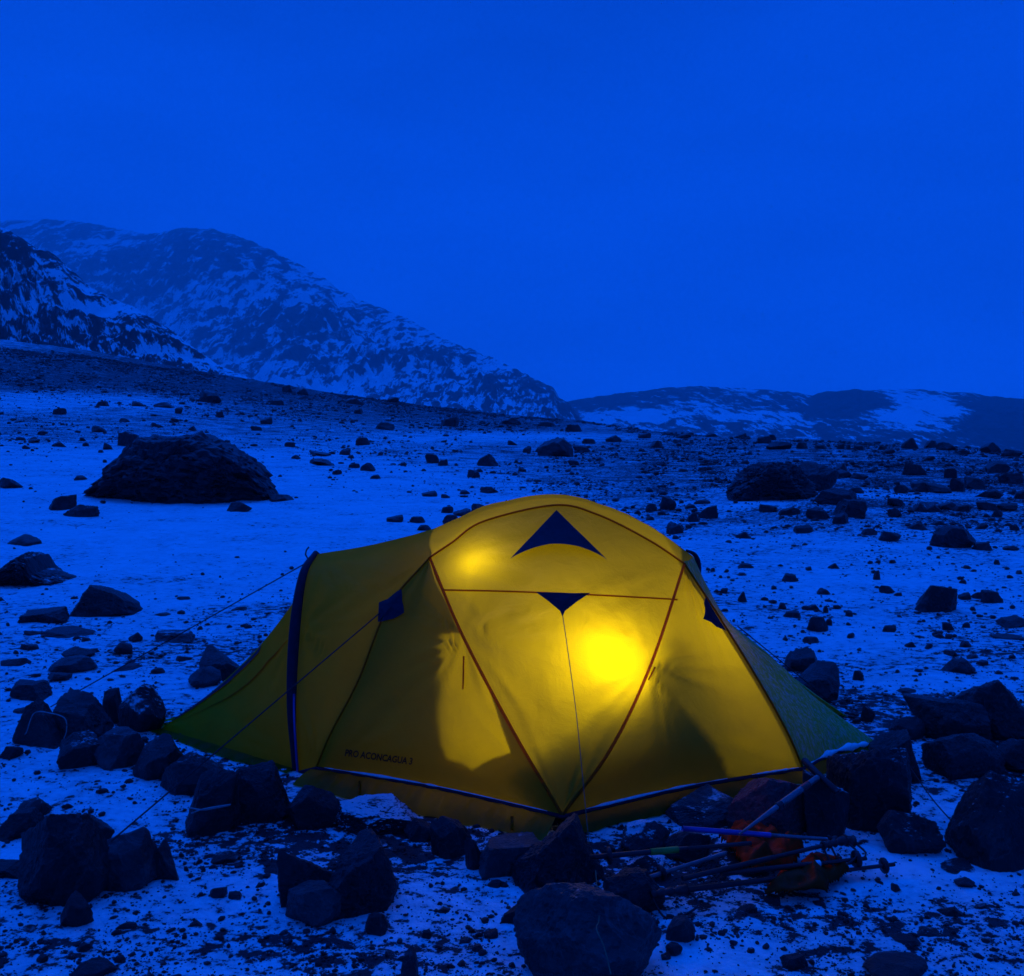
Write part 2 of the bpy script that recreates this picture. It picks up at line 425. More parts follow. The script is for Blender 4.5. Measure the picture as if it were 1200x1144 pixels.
# ------------------------------------------------------------------ object helpers
def mesh_obj(name, V, F, m, parent=None, smooth=True, sharp=None):
    me = bpy.data.meshes.new(name)
    V = np.asarray(V, np.float32)
    if isinstance(F, np.ndarray):
        k = F.shape[1]
        me.vertices.add(len(V)); me.vertices.foreach_set('co', V.ravel())
        me.loops.add(F.size); me.loops.foreach_set('vertex_index', F.astype(np.int32).ravel())
        me.polygons.add(len(F)); me.polygons.foreach_set('loop_start', np.arange(0, F.size, k, dtype=np.int32))
        me.update(calc_edges=True); me.validate()
    else:
        me.from_pydata([tuple(map(float, p)) for p in V], [], F); me.update()
    if smooth:
        me.polygons.foreach_set('use_smooth', np.ones(len(me.polygons), bool))
        if sharp: me.set_sharp_from_angle(angle=R(sharp))
    me.materials.append(m)
    o = bpy.data.objects.new(name, me)
    COL.objects.link(o)
    if parent is not None: o.parent = parent
    return o

def tag(o, label=None, cat=None, group=None, kind=None):
    if label: o['label'] = label
    if cat: o['category'] = cat
    if group: o['group'] = group
    if kind: o['kind'] = kind
    return o

def empty(name, label, cat, group=None, loc=(0, 0, 0)):
    o = bpy.data.objects.new(name, None); COL.objects.link(o); o.location = loc
    o.empty_display_size = 0.1
    return tag(o, label, cat, group)

def grid_faces(nu, nv, closed=False):
    i = np.arange(nu - (0 if closed else 1)); j = np.arange(nv - 1)
    I, J = np.meshgrid(i, j, indexing='ij')
    I2 = (I + 1) % nu
    return np.stack([I * nv + J, I2 * nv + J, I2 * nv + J + 1, I * nv + J + 1], -1).reshape(-1, 4)

def curve(pts, n):                      # Catmull-Rom through points, evenly resampled
    P = np.asarray(pts, float)
    if len(P) == 1: return np.repeat(P, n + 1, 0)
    Q = np.vstack([2 * P[0] - P[1], P, 2 * P[-1] - P[-2]])
    out = []
    for k in range(1, len(Q) - 2):
        t = np.linspace(0, 1, 24, endpoint=False)[:, None]
        a, b, c, d = Q[k - 1], Q[k], Q[k + 1], Q[k + 2]
        out.append(0.5 * ((2 * b) + (c - a) * t + (2 * a - 5 * b + 4 * c - d) * t ** 2 + (-a + 3 * b - 3 * c + d) * t ** 3))
    out.append(P[-1:]); out = np.vstack(out)
    L = np.concatenate([[0], np.cumsum(np.linalg.norm(np.diff(out, axis=0), axis=1))])
    s = np.linspace(0, L[-1], n + 1)
    return np.stack([np.interp(s, L, out[:, k]) for k in range(3)], -1)

def tube_geo(pts, rad, sides=8):
    P = np.asarray(pts, float); n = len(P)
    rad = np.broadcast_to(np.asarray(rad, float), (n,))
    T = np.gradient(P, axis=0); T /= np.linalg.norm(T, axis=1)[:, None] + 1e-12
    ref = np.array([0, 0, 1.0]) if abs(T[:, 2]).mean() < 0.8 else np.array([1.0, 0, 0])
    A = np.cross(T, ref); A /= np.linalg.norm(A, axis=1)[:, None] + 1e-12
    B = np.cross(T, A)
    th = np.linspace(0, 2 * np.pi, sides, endpoint=False)
    V = P[None] + rad[None, :, None] * (np.cos(th)[:, None, None] * A[None] + np.sin(th)[:, None, None] * B[None])
    V = V.reshape(-1, 3)
    F = [tuple(int(q) for q in f) for f in grid_faces(sides, n, True)]
    F.append(tuple(k * n for k in range(sides))); F.append(tuple(k * n + n - 1 for k in reversed(range(sides))))
    return V, F

def tube(name, pts, rad, m, parent=None, sides=8):
    V, F = tube_geo(pts, rad, sides)
    return mesh_obj(name, V, F, m, parent)

# ------------------------------------------------------------------ ground sheet
th_in = np.linspace(R(-36), R(36), 420)
th_out = np.linspace(R(36), R(324), 90)[1:-1]
th = np.concatenate([th_in, th_out])
rr = np.concatenate([[0.4, 0.8, 1.2, 1.6], np.geomspace(1.9, 8.5, 190), np.geomspace(8.5, 5000, 400)[1:]])
TH, RR = np.meshgrid(th, rr, indexing='ij')
X, Y = RR * np.sin(TH), RR * np.cos(TH)
Z = ground(X, Y)
GV = np.stack([X, Y, Z], -1)
U, VV = proj(GV)
cv = np.where(Y > 1.5, cover(U, np.clip(VV, 380, 1250)), 0.6)
cv = cv * (RR < 200) + 0.6 * (RR >= 200)
cv = cv + 0.13 * (1 - sstep(RR, 6, 10)) * (1 - cv)
g = mesh_obj('ground', GV.reshape(-1, 3), grid_faces(len(th), len(rr), True), M_GROUND)
a = g.data.attributes.new('snow', 'FLOAT', 'POINT'); a.data.foreach_set('value', np.clip(cv, 0, 1).ravel().astype(np.float32))
tag(g, kind='structure')

# ------------------------------------------------------------------ mountains
def mountain(name, sky_pts, rpts, base, front, m, gully, rough, seed, ncol=520, nrow=170, lean=0.0, crest_rough=1.0, fans=()):
    P = np.array(sky_pts, float)
    u = np.linspace(P[0, 0], P[-1, 0], ncol)
    v = np.interp(u, P[:, 0], P[:, 1])
    Rr = np.interp(u, [a[0] for a in rpts], [a[1] for a in rpts])
    H = EYE + (VH - v) / FPX * Rr
    H = H + crest_rough * 0.0034 * Rr * fbm(u * 0.09, 0 * u + seed, seed, 5, 0.62)
    t = np.concatenate([np.linspace(0, 1, nrow), np.linspace(1.03, 1.5, 14)])
    Uu, T = np.meshgrid(u, t, indexing='ij')
    Ru = np.interp(Uu, u, Rr); Hu = np.interp(Uu, u, H)
    dist = Ru * (1 - front * (1 - T))
    a = (Uu - 600) / FPX
    x, y = dist * a, dist
    Tf = np.minimum(T, 1)
    prof = Tf ** 1.12
    z = base + (Hu - base) * prof
    z = np.where(T > 1, Hu - (Hu - base) * 0.8 * (T - 1) ** 1.1, z)
    along = x / (Ru * 0.1) + lean * Tf * 2.2
    down = Tf * 3.0
    wv = 0.35 * fbm(along * 1.3, down * 1.3, seed + 2.0, 4)
    rdg = ridged(along * gully + wv, down * 0.34 + wv, seed, 5, 0.6)
    env = np.minimum(np.sin(np.pi * np.clip(Tf, 0, 1)) ** 0.7, 1) * np.where(T > 1, 0.6, 1)
    amp = (Hu - base)
    det = fbm(x * 60 / Ru, y * 60 / Ru, seed + 5, 6, 0.6)
    z = z + env * amp * (0.13 * (rdg - 0.25)) * rough + (0.25 + env) * 0.012 * Ru * 0.6 * det * np.minimum(1, 0.2 + env) * rough
    V = np.stack([x, y, z], -1)
    o = mesh_obj(name, V.reshape(-1, 3), grid_faces(ncol, len(t)), m)
    sn = -0.24 * (rdg - 0.25) + 0.05 * fbm(along * 0.7, down * 0.7, seed + 8, 3)
    sn = sn + 0.10 * (1 - Tf) ** 2
    for (pu, pt, su, st, pa) in fans:
        sn = sn + pa * np.exp(-((Uu - pu) / su) ** 2 - ((Tf - pt) / st) ** 2)
    at = o.data.attributes.new('snow', 'FLOAT', 'POINT'); at.data.foreach_set('value', sn.ravel().astype(np.float32))
    pc = o.data.attributes.new('slope_coord', 'FLOAT_VECTOR', 'POINT')
    pc.data.foreach_set('vector', np.stack([along, down, 0 * down], -1).ravel().astype(np.float32))
    tag(o, kind='structure')
    return o

mountain('crag_terrain', [(-700, 60), (-350, 150), (-120, 215), (-40, 246), (0, 262), (20, 275), (45, 290), (75, 305), (95, 322), (110, 337), (140, 354), (165, 364), (200, 386), (230, 408), (260, 430), (290, 442), (330, 458), (380, 480), (430, 510)],
         [(-700, 560), (430, 420)], -20, 0.45, mountain_mat('crag_rock_and_snow', 18.0, 9.0, 0.745), 3.4, 1.6, 3.3, 700, 220, -0.4)
mountain('main_mountain_terrain', [(-500, 300), (-200, 280), (-60, 270), (20, 262), (60, 261), (100, 264), (150, 273), (180, 278), (215, 272), (250, 272), (290, 282), (320, 295), (345, 308), (365, 318), (385, 330), (400, 342), (420, 352), (450, 362), (480, 376), (510, 393), (545, 408), (580, 421), (610, 436), (635, 449), (648, 455), (655, 466), (668, 472), (680, 492), (720, 520)],
         [(-500, 3900), (20, 3700), (180, 3400), (300, 2700), (400, 2200), (680, 1350)], -60, 0.5, mountain_mat('mountain_rock_and_snow', 17.0, 5.0, 0.735), 3.2, 1.0, 11.7, 900, 240, -0.55)
mountain('distant_ridge_terrain', [(420, 520), (560, 495), (640, 476), (670, 470), (700, 464), (740, 459), (780, 455), (820, 453), (860, 455), (900, 457), (935, 461), (952, 464), (965, 459), (1000, 457), (1080, 457), (1120, 460), (1160, 464), (1200, 469), (1300, 476), (1600, 470), (2000, 480)],
         [(420, 2300), (800, 1900), (1200, 1650), (2000, 1500)], -60, 0.45, mountain_mat('ridge_rock_and_snow', 9.0, 6.0, 0.87), 1.0, 0.5, 23.1, 480, 120, 0.6, 0.6, [(1085, 0.72, 45, 0.2, 0.26), (1040, 0.6, 60, 0.12, 0.16), (730, 0.58, 70, 0.2, 0.28), (850, 0.6, 110, 0.1, 0.18), (985, 0.8, 40, 0.25, -0.25), (1180, 0.7, 40, 0.3, -0.3)])

# ------------------------------------------------------------------ haze
hz = mesh_obj('haze', [(x, y, z) for x in (-5150, 5150) for y in (-5150, 5150) for z in (-70, 1050)],
              [(0, 1, 3, 2), (4, 6, 7, 5), (0, 4, 5, 1), (2, 3, 7, 6), (0, 2, 6, 4), (1, 5, 7, 3)], bpy.data.materials.new('haze'), None, False)
hm = hz.data.materials[0]; hm.use_nodes = True; ht = hm.node_tree; ht.nodes.clear()
hv = ht.nodes.new('ShaderNodeVolumePrincipled')
hv.inputs['Color'].default_value = (1.0, 1.0, 1.0, 1); hv.inputs['Density'].default_value = 0.00028; hv.inputs['Anisotropy'].default_value = 0.0
hv.inputs['Density Attribute'].default_value = ''
ho = ht.nodes.new('ShaderNodeOutputMaterial'); ht.links.new(hv.outputs[0], ho.inputs['Volume'])
tag(hz, kind='stuff')

# ------------------------------------------------------------------ the tent
YC = 5.12
F0 = (0.20, 3.83, 0.07); L1 = (-0.89, 4.40, 0.06); R1 = (1.33, 4.42, 0.05)
NL = (-0.39, 4.66, 0.985); NR = (0.82, 4.66, 0.955)
A0 = (0.21, YC, 1.23); RL = (-0.42, YC, 1.065); RR_ = (0.95, YC, 0.925)
TL = (-1.87, YC, 0.0); TR = (1.86, 4.92, 0.0)
HLF = (-1.005, 4.50, 0.0); HT = (-1.02, YC, 0.94)
n = 56
poleVL = curve([F0, (-0.0, 3.97, 0.375), (-0.22, 4.29, 0.70), NL], n)
poleVR = curve([F0, (0.41, 3.96, 0.306), (0.609, 4.25, 0.58), NR], n)
arc = curve([NL, (-0.285, 4.70, 1.052), (-0.136, 4.76, 1.147), (0.21, 4.84, 1.218), (0.416, 4.80, 1.176), (0.654, 4.72, 1.062), NR], n)
poleL = curve([L1, (-0.815, 4.355, 0.23), (-0.69, 4.385, 0.47), (-0.567, 4.50, 0.78), NL], n)
poleR = curve([R1, (1.263, 4.41, 0.20), (1.156, 4.44, 0.40), (0.985, 4.54, 0.69), NR], n)
hemL = curve([L1, (-0.35, 4.12, 0.08), F0], n)
hemR = curve([F0, (0.76, 4.13, 0.075), R1], n)
seamL = curve([NL, (-0.41, 4.88, 1.05), RL], n)
seamR = curve([NR, (0.90, 4.88, 0.955), RR_], n)
ridge = curve([RL, (-0.1, YC, 1.18), A0, (0.53, YC, 1.16), (0.753, YC, 1.065), RR_], n)
hoop = curve([HLF, (-1.03, 4.56, 0.3), (-1.045, 4.72, 0.63), (-1.04, 4.90, 0.86), HT], n)
lv_ridge = curve([HT, (-1.07, YC, 0.80), (-1.18, YC, 0.64), (-1.31, YC, 0.475), (-1.44, YC, 0.34), (-1.62, YC, 0.18), TL], n)
lv_base = curve([HLF, (-1.42, 4.78, 0.01), TL], n)
rv_ridge = curve([RR_, (1.05, 5.10, 0.71), (1.16, 5.08, 0.55), (1.385, 5.02, 0.375), (1.57, 4.97, 0.205), TR], n)
rv_base = curve([R1, (1.56, 4.64, 0.05), TR], n)
both = lambda a, b: curve(np.vstack([a[::6], b[6::6] if len(b) > 6 else b]), n)
left_outer = curve(np.vstack([poleL[::7], seamL[14::14]]), n)
right_outer = curve(np.vstack([poleR[::7], seamR[14::14]]), n)

TIES = [np.array(p) for p in (NL, NR, F0, L1, R1, HT, (-0.22, 4.29, 0.70), (0.609, 4.25, 0.58), TL, TR, (-1.04, 4.72, 0.63))]
def panel(c0, c1, d0, d1, sag=0.0, wr=1.0, seed=0.0, v0=0.0, v1=1.0):
    m_ = len(c0)
    u = np.linspace(0, 1, m_)[:, None, None]; v = np.linspace(0, 1, m_)[None, :, None]
    S = (1 - v) * c0[:, None] + v * c1[:, None] + (1 - u) * d0[None] + u * d1[None]
    S = S - ((1 - u) * (1 - v) * c0[0] + u * (1 - v) * c0[-1] + (1 - u) * v * c1[0] + u * v * c1[-1])
    e = np.sin(np.pi * u) * np.sin(np.pi * v)
    du = np.gradient(S, axis=0); dv = np.gradient(S, axis=1)
    nn = np.cross(du, dv); nn /= np.linalg.norm(nn, axis=-1, keepdims=True) + 1e-9
    cen = np.array([0.2, YC, 0.35])
    sg = np.sign(((S - cen) * nn).sum(-1).mean()) or 1.0
    nn = nn * sg
    d = sag * e[..., 0]
    lift = np.minimum(1, 3 * e[..., 0])
    d = d + wr * lift * 0.010 * fbm(S[..., 0] * 5, S[..., 2] * 5, S[..., 1] * 5 + seed, 4)
    for k, p in enumerate(TIES):                      # pleats pulled from each tie-out
        q = S - p; r = np.linalg.norm(q, axis=-1)
        ang = np.arctan2(q[..., 2], q[..., 0] + 0.35 * q[..., 1])
        d = d + wr * lift * 0.011 * np.exp(-r / 0.24) * np.sin(ang * 17 + 3 * np.sin(ang * 5 + k) + k) * np.minimum(1, r / 0.06)
    S = S + nn * d[..., None]
    k0, k1 = int(round(v0 * (m_ - 1))), int(round(v1 * (m_ - 1)))
    return S[:, k0:k1 + 1], nn[:, k0:k1 + 1]

PT = lambda p: np.repeat(np.array(p)[None], n + 1, 0)
VSPLIT = 0.84
specs = [
    ('fly_panel', M_FLY, dict(c0=PT(F0), c1=arc, d0=poleVL, d1=poleVR, sag=0.035, seed=1.0), 1),
    ('fly_panel', M_FLY, dict(c0=hemL, c1=PT(NL), d0=poleL, d1=poleVL, sag=-0.02, seed=2.0), 1),
    ('fly_panel', M_FLY, dict(c0=hemR, c1=PT(NR), d0=poleVR, d1=poleR, sag=-0.015, seed=3.0), 1),
    ('roof_panel', M_FLY, dict(c0=arc, c1=ridge, d0=seamL, d1=seamR, sag=0.0, seed=4.0, wr=0.5), 1),
    ('side_panel', M_FLY, dict(c0=hoop, c1=left_outer, d0=curve([HLF, L1], n), d1=curve([HT, (-0.75, YC, 0.985), RL], n), sag=-0.03, seed=5.0), 1),
    ('vestibule_panel', M_FLY, dict(c0=hoop, c1=PT(TL), d0=lv_base, d1=lv_ridge, sag=-0.05, seed=6.0, wr=1.6), 1),
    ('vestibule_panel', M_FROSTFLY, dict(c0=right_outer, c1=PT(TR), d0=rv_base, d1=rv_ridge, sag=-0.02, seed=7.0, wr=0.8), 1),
]
tent = empty('dome_tent', 'glowing yellow dome tent weighed down with stones on the snow', 'tent', loc=(0.2, YC, 0))
OFF = np.array([0.2, YC, 0.0])
bv, bf = [], []; nb_ = 0
front_left = None
for (nm, mt, kw, mir) in specs:
    S, NN = panel(**kw)
    nu, nv = S.shape[:2]
    Fq = grid_faces(nu, nv)
    po = mesh_obj(nm, S.reshape(-1, 3) - OFF, Fq, mt, tent)
    if kw['seed'] == 2.0: flo = po
    bv.append(S.reshape(-1, 3)); bf.append(Fq + nb_); nb_ += nu * nv
    if kw['seed'] == 2.0: front_left = (S, NN)
    if kw['seed'] == 6.0: vest = (S, NN)
    B = S.copy(); B[..., 1] = 2 * YC - B[..., 1]
    mesh_obj(nm, B.reshape(-1, 3) - OFF, Fq[:, ::-1].copy(), mt, tent)
BVH = BVHTree.FromPolygons([tuple(p) for p in np.vstack(bv)], [tuple(int(q) for q in f) for f in np.vstack(bf)])
CAMP = Vector((0, 0, EYE))
def on_tent(u, v, off=0.004):           # a point on the fabric, found once while drawing the tent's trim
    d = Vector(ray(u, v)).normalized()
    loc, nor, i, dist = BVH.ray_cast(CAMP, d)
    if loc is None:
        loc, nor, i, dist = BVH.find_nearest(CAMP + d * 4.6)
    if nor.dot(d) > 0: nor = -nor
    return np.array(loc + nor * off)

def sleeve(pts, rad, m=M_SLEEVE, name='pole_sleeve', mirror=True):
    P = np.asarray(pts)
    c = np.array([0.2, YC, 0.2]); dirv = P - c; dirv /= np.linalg.norm(dirv, axis=1)[:, None]
    P = P + dirv * 0.004
    tube(name, P - OFF, rad, m, tent, 7)
    if mirror:
        Q = P.copy(); Q[:, 1] = 2 * YC - Q[:, 1]
        tube(name, Q - OFF, rad, m, tent, 7)
sleeve(poleVL, 0.0068); sleeve(poleVR, 0.0068); sleeve(arc, 0.005); sleeve(poleL, 0.0045); sleeve(poleR, 0.005)
kk = np.linspace(0, 1, 40)
tube('seam_tape', np.array([on_tent(519 + 274 * q, 692 + 11 * q ** 1.5, 0.003) for q in kk]) - OFF, 0.004, M_SLEEVE, tent, 6)

# dark hoop of the vestibule: a wide sleeve with the bare pole at its foot
hp = np.vstack([hoop, np.stack([hoop[::-1, 0], 2 * YC - hoop[::-1, 1], hoop[::-1, 2]], -1)[1:]])
s = np.linspace(0, 1, len(hp)); wid = 0.012 + 0.016 * np.sin(np.pi * np.clip(s * 2 if True else s, 0, 1)) ** 1
wid = np.where(s < 0.5, 0.013 + 0.014 * np.sin(np.pi * np.clip(s / 0.5, 0, 1)), 0.013 + 0.014 * np.sin(np.pi * np.clip((1 - s) / 0.5, 0, 1)))
hso = tube('hoop_sleeve', hp + np.array([-0.008, 0, 0.006]) - OFF, wid, M_NAVY, tent, 10)
hb_ = hoop[:18] + np.array([0.008, -0.022, 0.0])
tube('hoop_pole', hb_ - OFF, 0.0065, M_POLE, hso, 8)
hk = at_y(np.array([362, 358, 359, 362]), np.array([657, 650, 645, 641]), 5.10)
tube('hook_cord', hk - OFF, 0.004, M_NAVY, hso, 6)
# second hoop end peeking over the far shoulder
lp = curve([at_y(804, 645, 5.2), at_y(814, 650, 5.2), at_y(819, 662, 5.2), at_y(820, 676, 5.15)], 14)
tube('hoop_sleeve', lp - OFF, np.concatenate([np.linspace(0.006, 0.014, 7), np.linspace(0.014, 0.006, 8)]), M_NAVY, tent, 8)

# hem tape, snow lying on it, skirt pressed under the stones
hem = np.vstack([curve([HLF, L1], 10), hemL[1:], hemR[1:], rv_base[1:]])
hem_out = hem + np.array([0, -0.006, -0.004])
hemo = tube('hem_tape', hem_out - OFF, 0.009, M_NAVY, tent, 7)
def snow_strip(a, b, seed, hmax):
    P = hem_out[a:b] + np.array([0, -0.002, 0.010])
    k = np.linspace(0, 1, len(P))
    P = curve(P[::4] if len(P) > 9 else P, 90); k = np.linspace(0, 1, 91)
    r = np.maximum(0.0012, hmax * (0.42 + 0.9 * fbm(k * 6, 0 * k + seed, seed, 3, 0.4)) * np.minimum(1, 10 * np.minimum(k, 1 - k)))
    tube('snow_ridge', P - OFF, r, M_SNOW, hemo, 6)
i1 = 11; i2 = i1 + n; i3 = i2 + n
snow_strip(i1 + 1, i1 + 30, 3.0, 0.011); snow_strip(i1 + 24, i2 - 2, 3.5, 0.004); snow_strip(i2 + 4, i2 + 40, 4.0, 0.010); snow_strip(i2 + 42, i3 - 1, 5.5, 0.007); snow_strip(i3 + 2, len(hem) - 2, 5.0, 0.026)
def skirt(path, out, seed):
    P = np.asarray(path); T = np.gradient(P, axis=0); T[:, 2] = 0; T /= np.linalg.norm(T, axis=1)[:, None]
    nrm = np.stack([T[:, 1], -T[:, 0], 0 * T[:, 0]], -1)
    rows = []
    for k in np.linspace(0, 1, 9):
        o_ = out * k + 0.012 * fbm(P[:, 0] * 14, P[:, 1] * 14, seed + k, 3) * k
        q = P + nrm * o_[:, None]
        zb = ground(q[:, 0], q[:, 1]) + 0.006
        q[:, 2] = P[:, 2] * (1 - k) ** 0.8 + zb * (1 - (1 - k) ** 0.8) + 0.007 * np.sin(np.arange(len(P)) * 0.9 + 3 * fbm(P[:, 0] * 3, P[:, 1] * 3, seed)) * np.sin(np.pi * k)
        rows.append(q)
    S = np.stack(rows, 1)
    mesh_obj('snow_skirt', S.reshape(-1, 3) - OFF, grid_faces(len(P), 9), M_SKIRT, tent)
skirt(curve(hem[8:i2 + 1:3], 90), 0.12, 1.0); skirt(curve(hem[i2::3], 120), 0.06, 2.0)
skirt(lv_base[::-1] + np.array([0, 0, 0.012]), 0.06, 3.0)
bl = lv_base.copy(); bl[:, 1] = 2 * YC - bl[:, 1]
skirt(bl + np.array([0, 0, 0.05]), 0.10, 4.0)

# navy door strip and orange zip along the left vestibule
VS, VN = vest
def strip(name, ua, ub, va, vb, m, off):
    k = 40; rows = []
    for q in np.linspace(0, 1, k):
        fv = (va + (vb - va) * q) * n; row = []
        for p in (0, 0.5, 1):
            fu = (ua + (ub - ua) * p) * n; i0, j0 = min(int(fu), n - 1), min(int(fv), n - 1); a_, b_ = fu - i0, fv - j0
            L_ = lambda A: (1 - a_) * (1 - b_) * A[i0, j0] + a_ * (1 - b_) * A[i0 + 1, j0] + (1 - a_) * b_ * A[i0, j0 + 1] + a_ * b_ * A[i0 + 1, j0 + 1]
            row.append(L_(VS) + off * L_(VN))
        rows.append(row)
    mesh_obj(name, np.array(rows).reshape(-1, 3) - OFF, grid_faces(k, 3), m, tent)
strip('door_zip', 0.575, 0.60, 0.02, 0.97, M_SLEEVE, 0.005)
strip('door_strip', 0.84, 0.93, 0.42, 0.93, M_NAVY, 0.007)

# front vent hood: dark cloth awning standing off the fabric
rows = []
ap = on_tent(652, 600, 0.012)
for k in np.linspace(0, 1, 21):
    e0 = np.array([598 + 114 * k, 656 + 2 * k])
    bow = 13 * math.sin(math.pi * k) ** 0.8
    row = []
    for t_ in np.linspace(0.0, 1, 12):
        u_ = 652 + (e0[0] - 652) * t_; v_ = 599 + (e0[1] - bow - 599) * t_
        row.append(on_tent(u_, v_, 0.008 + 0.03 * math.sin(math.pi * k) * t_ ** 1.5))
    rows.append(row)
S = np.array(rows); mesh_obj('vent_hood', S.reshape(-1, 3) - OFF, grid_faces(21, 12), M_NAVY, tent)
def patch(name, poly, m, off=0.007):
    P = np.array(poly, float); c = P.mean(0)
    V = [on_tent(*c, off + 0.004)]; F = []
    ring = []
    for i in range(len(P)):
        for t_ in np.linspace(0, 1, 5)[:-1]:
            ring.append(P[i] * (1 - t_) + P[(i + 1) % len(P)] * t_)
    for sc_ in (0.5, 1.0):
        for q in ring: V.append(on_tent(*(c + (q - c) * sc_), off))
    m_ = len(ring)
    for i in range(m_):
        j = (i + 1) % m_
        F.append((0, 1 + i, 1 + j)); F.append((1 + i, 1 + m_ + i, 1 + m_ + j, 1 + j))
    return mesh_obj(name, np.array(V) - OFF, F, m, tent, False)
patch('guy_patch', [(628, 695), (660, 696), (691, 696), (676, 706), (662, 717), (659, 724), (656, 717), (643, 706)], M_NAVY)
patch('guy_patch', [(446, 708), (456, 704), (471, 692), (474, 719), (462, 726), (445, 730)], M_NAVY, 0.012)
pu, pv = proj(poleR); up_ = lambda q: float(np.interp(q, pv[::-1], pu[::-1]))
patch('guy_patch', [(up_(701) - 3, 701), (up_(720) - 4, 720), (up_(741) - 4, 741), (up_(741) - 15, 736), (up_(701) - 4, 727)], M_NAVY, 0.016)
# ties on the poles
for (u_, v_, du_, dv_) in ((545, 770, -1, 38), (766, 783, -8, 14)):
    a_ = np.array([on_tent(u_ + du_ * t_, v_ + dv_ * t_, 0.010) for t_ in np.linspace(0, 1, 8)])
    tube('tie_tape', a_ - OFF, 0.004, M_SLEEVE, tent, 6)
for (u_, v_) in ((422, 921), (600, 962), (362, 925), (659, 979)):
    P = at_z(np.array([u_, u_]), np.array([v_ - 6.0, v_ + 9.0]), np.array([0.06, 0.03])) + np.array([0, -0.012, 0.0])
    tube('peg_loop', P - OFF, 0.006, M_SLEEVE, hemo, 6)

# printed lettering low on the left front panel
tx = bpy.data.curves.new('lettering', 'FONT'); tx.body = 'PRO ACONCAGUA 3'; tx.shear = 0.25; tx.offset = 0.03; tx.resolution_u = 3
to = bpy.data.objects.new('lettering', tx); COL.objects.link(to)
dg = bpy.context.evaluated_depsgraph_get()
tm = to.to_mesh(depsgraph=dg)
co = np.array([v.co for v in tm.vertices]); fc = [tuple(p.vertices) for p in tm.polygons]
to.to_mesh_clear(); bpy.data.objects.remove(to)
sx_ = 80.0 / co[:, 0].max(); syy = 8.0 / co[:, 1].max()
V = np.array([on_tent(404 + c[0] * sx_, 885.5 + 10.5 * c[0] * sx_ / 80 - c[1] * syy, 0.003) for c in co])
mesh_obj('printed_lettering', V - OFF, fc, M_PRINT, flo, False)

# guy lines
def guy(pts, m, rad=0.0028, k=40, sagz=0.0):
    P = curve(pts, k); t_ = np.linspace(0, 1, k + 1); P[:, 2] -= sagz * np.sin(np.pi * t_)
    tube('guy_line', P - OFF, rad, m, tent, 6)
gz = lambda u, v, h=0.0: hit(u, v) + np.array([0, 0, h])
guy([at_y(364, 657, 5.08), gz(60, 850, 0.10)], M_DCORD, 0.0034)
guy([on_tent(447, 720, 0.012), at_z(130, 986, 0.16)], M_DCORD, 0.003)
guy([on_tent(659, 724, 0.012), on_tent(666, 780, 0.03), on_tent(674, 850, 0.05), at_z(690, 985, 0.05), at_z(694, 1000, 0.03)], M_GUY, 0.0018)
guy([on_tent(861, 737, 0.02), at_y(920, 779, 5.2), at_y(985, 832, 5.6)], M_DCORD, 0.003)
guy([gz(1050, 905, 0.12), gz(1090, 950, 0.06), gz(1128, 985, 0.03)], M_DCORD, 0.003)

# inside: groundsheet, hanging inner curtain, lamps, bulky gear
fl = np.array([F0, R1, (1.33, 2 * YC - 4.42, 0), (0.2, 2 * YC - 3.83, 0), (-0.89, 2 * YC - 4.40, 0), L1]); fl[:, 2] = 0.03
fl[:, :2] = (fl[:, :2] - OFF[:2]) * 0.95
mesh_obj('groundsheet', fl, [(0, 1, 2, 3, 4, 5)], M_SHEET, tent, False)
LIT = np.array([(527, 742), (545, 742), (562, 775), (583, 830), (600, 880), (583, 884), (572, 889), (560, 897), (548, 888), (535, 886), (530, 882), (527, 868), (525, 840), (527, 800), (526, 760)], float)
def inside(poly, x, y):
    c = np.zeros(x.shape, bool); j = len(poly) - 1
    for i in range(len(poly)):
        xi, yi = poly[i]; xj, yj = poly[j]
        c ^= ((yi > y) != (yj > y)) & (x < (xj - xi) * (y - yi) / (yj - yi + 1e-12) + xi); j = i
    return c
S, NN = front_left
big = 4
from_u = np.linspace(0, 1, S.shape[0]); fu = np.linspace(0, 1, (S.shape[0] - 1) * big + 1)
def up(A):
    A = np.stack([np.stack([np.interp(fu, from_u, A[:, j, k]) for j in range(A.shape[1])], 1) for k in range(3)], -1)
    return np.stack([np.stack([np.interp(fu, from_u, A[i, :, k]) for i in range(A.shape[0])], 0) for k in range(3)], -1)
S2, N2 = up(S), up(NN)
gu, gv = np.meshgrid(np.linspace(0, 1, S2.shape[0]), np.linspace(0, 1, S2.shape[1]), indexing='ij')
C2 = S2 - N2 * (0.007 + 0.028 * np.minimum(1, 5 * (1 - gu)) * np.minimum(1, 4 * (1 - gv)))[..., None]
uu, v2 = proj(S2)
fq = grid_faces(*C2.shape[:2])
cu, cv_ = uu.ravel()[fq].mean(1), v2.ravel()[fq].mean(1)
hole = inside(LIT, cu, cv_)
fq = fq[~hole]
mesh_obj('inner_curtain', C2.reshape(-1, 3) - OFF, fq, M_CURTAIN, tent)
pl = left_outer.copy(); pl[:, 0] += 0.03; pl[:, 2] -= 0.012
pb = pl.copy(); pb[:, 1] = 2 * YC - pb[:, 1]
W_ = np.stack([pl * (1 - q) + pb * q for q in np.linspace(0, 1, 24)], 1)
mesh_obj('inner_curtain', W_.reshape(-1, 3) - OFF, grid_faces(*W_.shape[:2]), M_THIN, tent)
pl = right_outer.copy(); pl[:, 0] -= 0.02; pl[:, 2] -= 0.01
pb = pl.copy(); pb[:, 1] = 2 * YC - pb[:, 1]
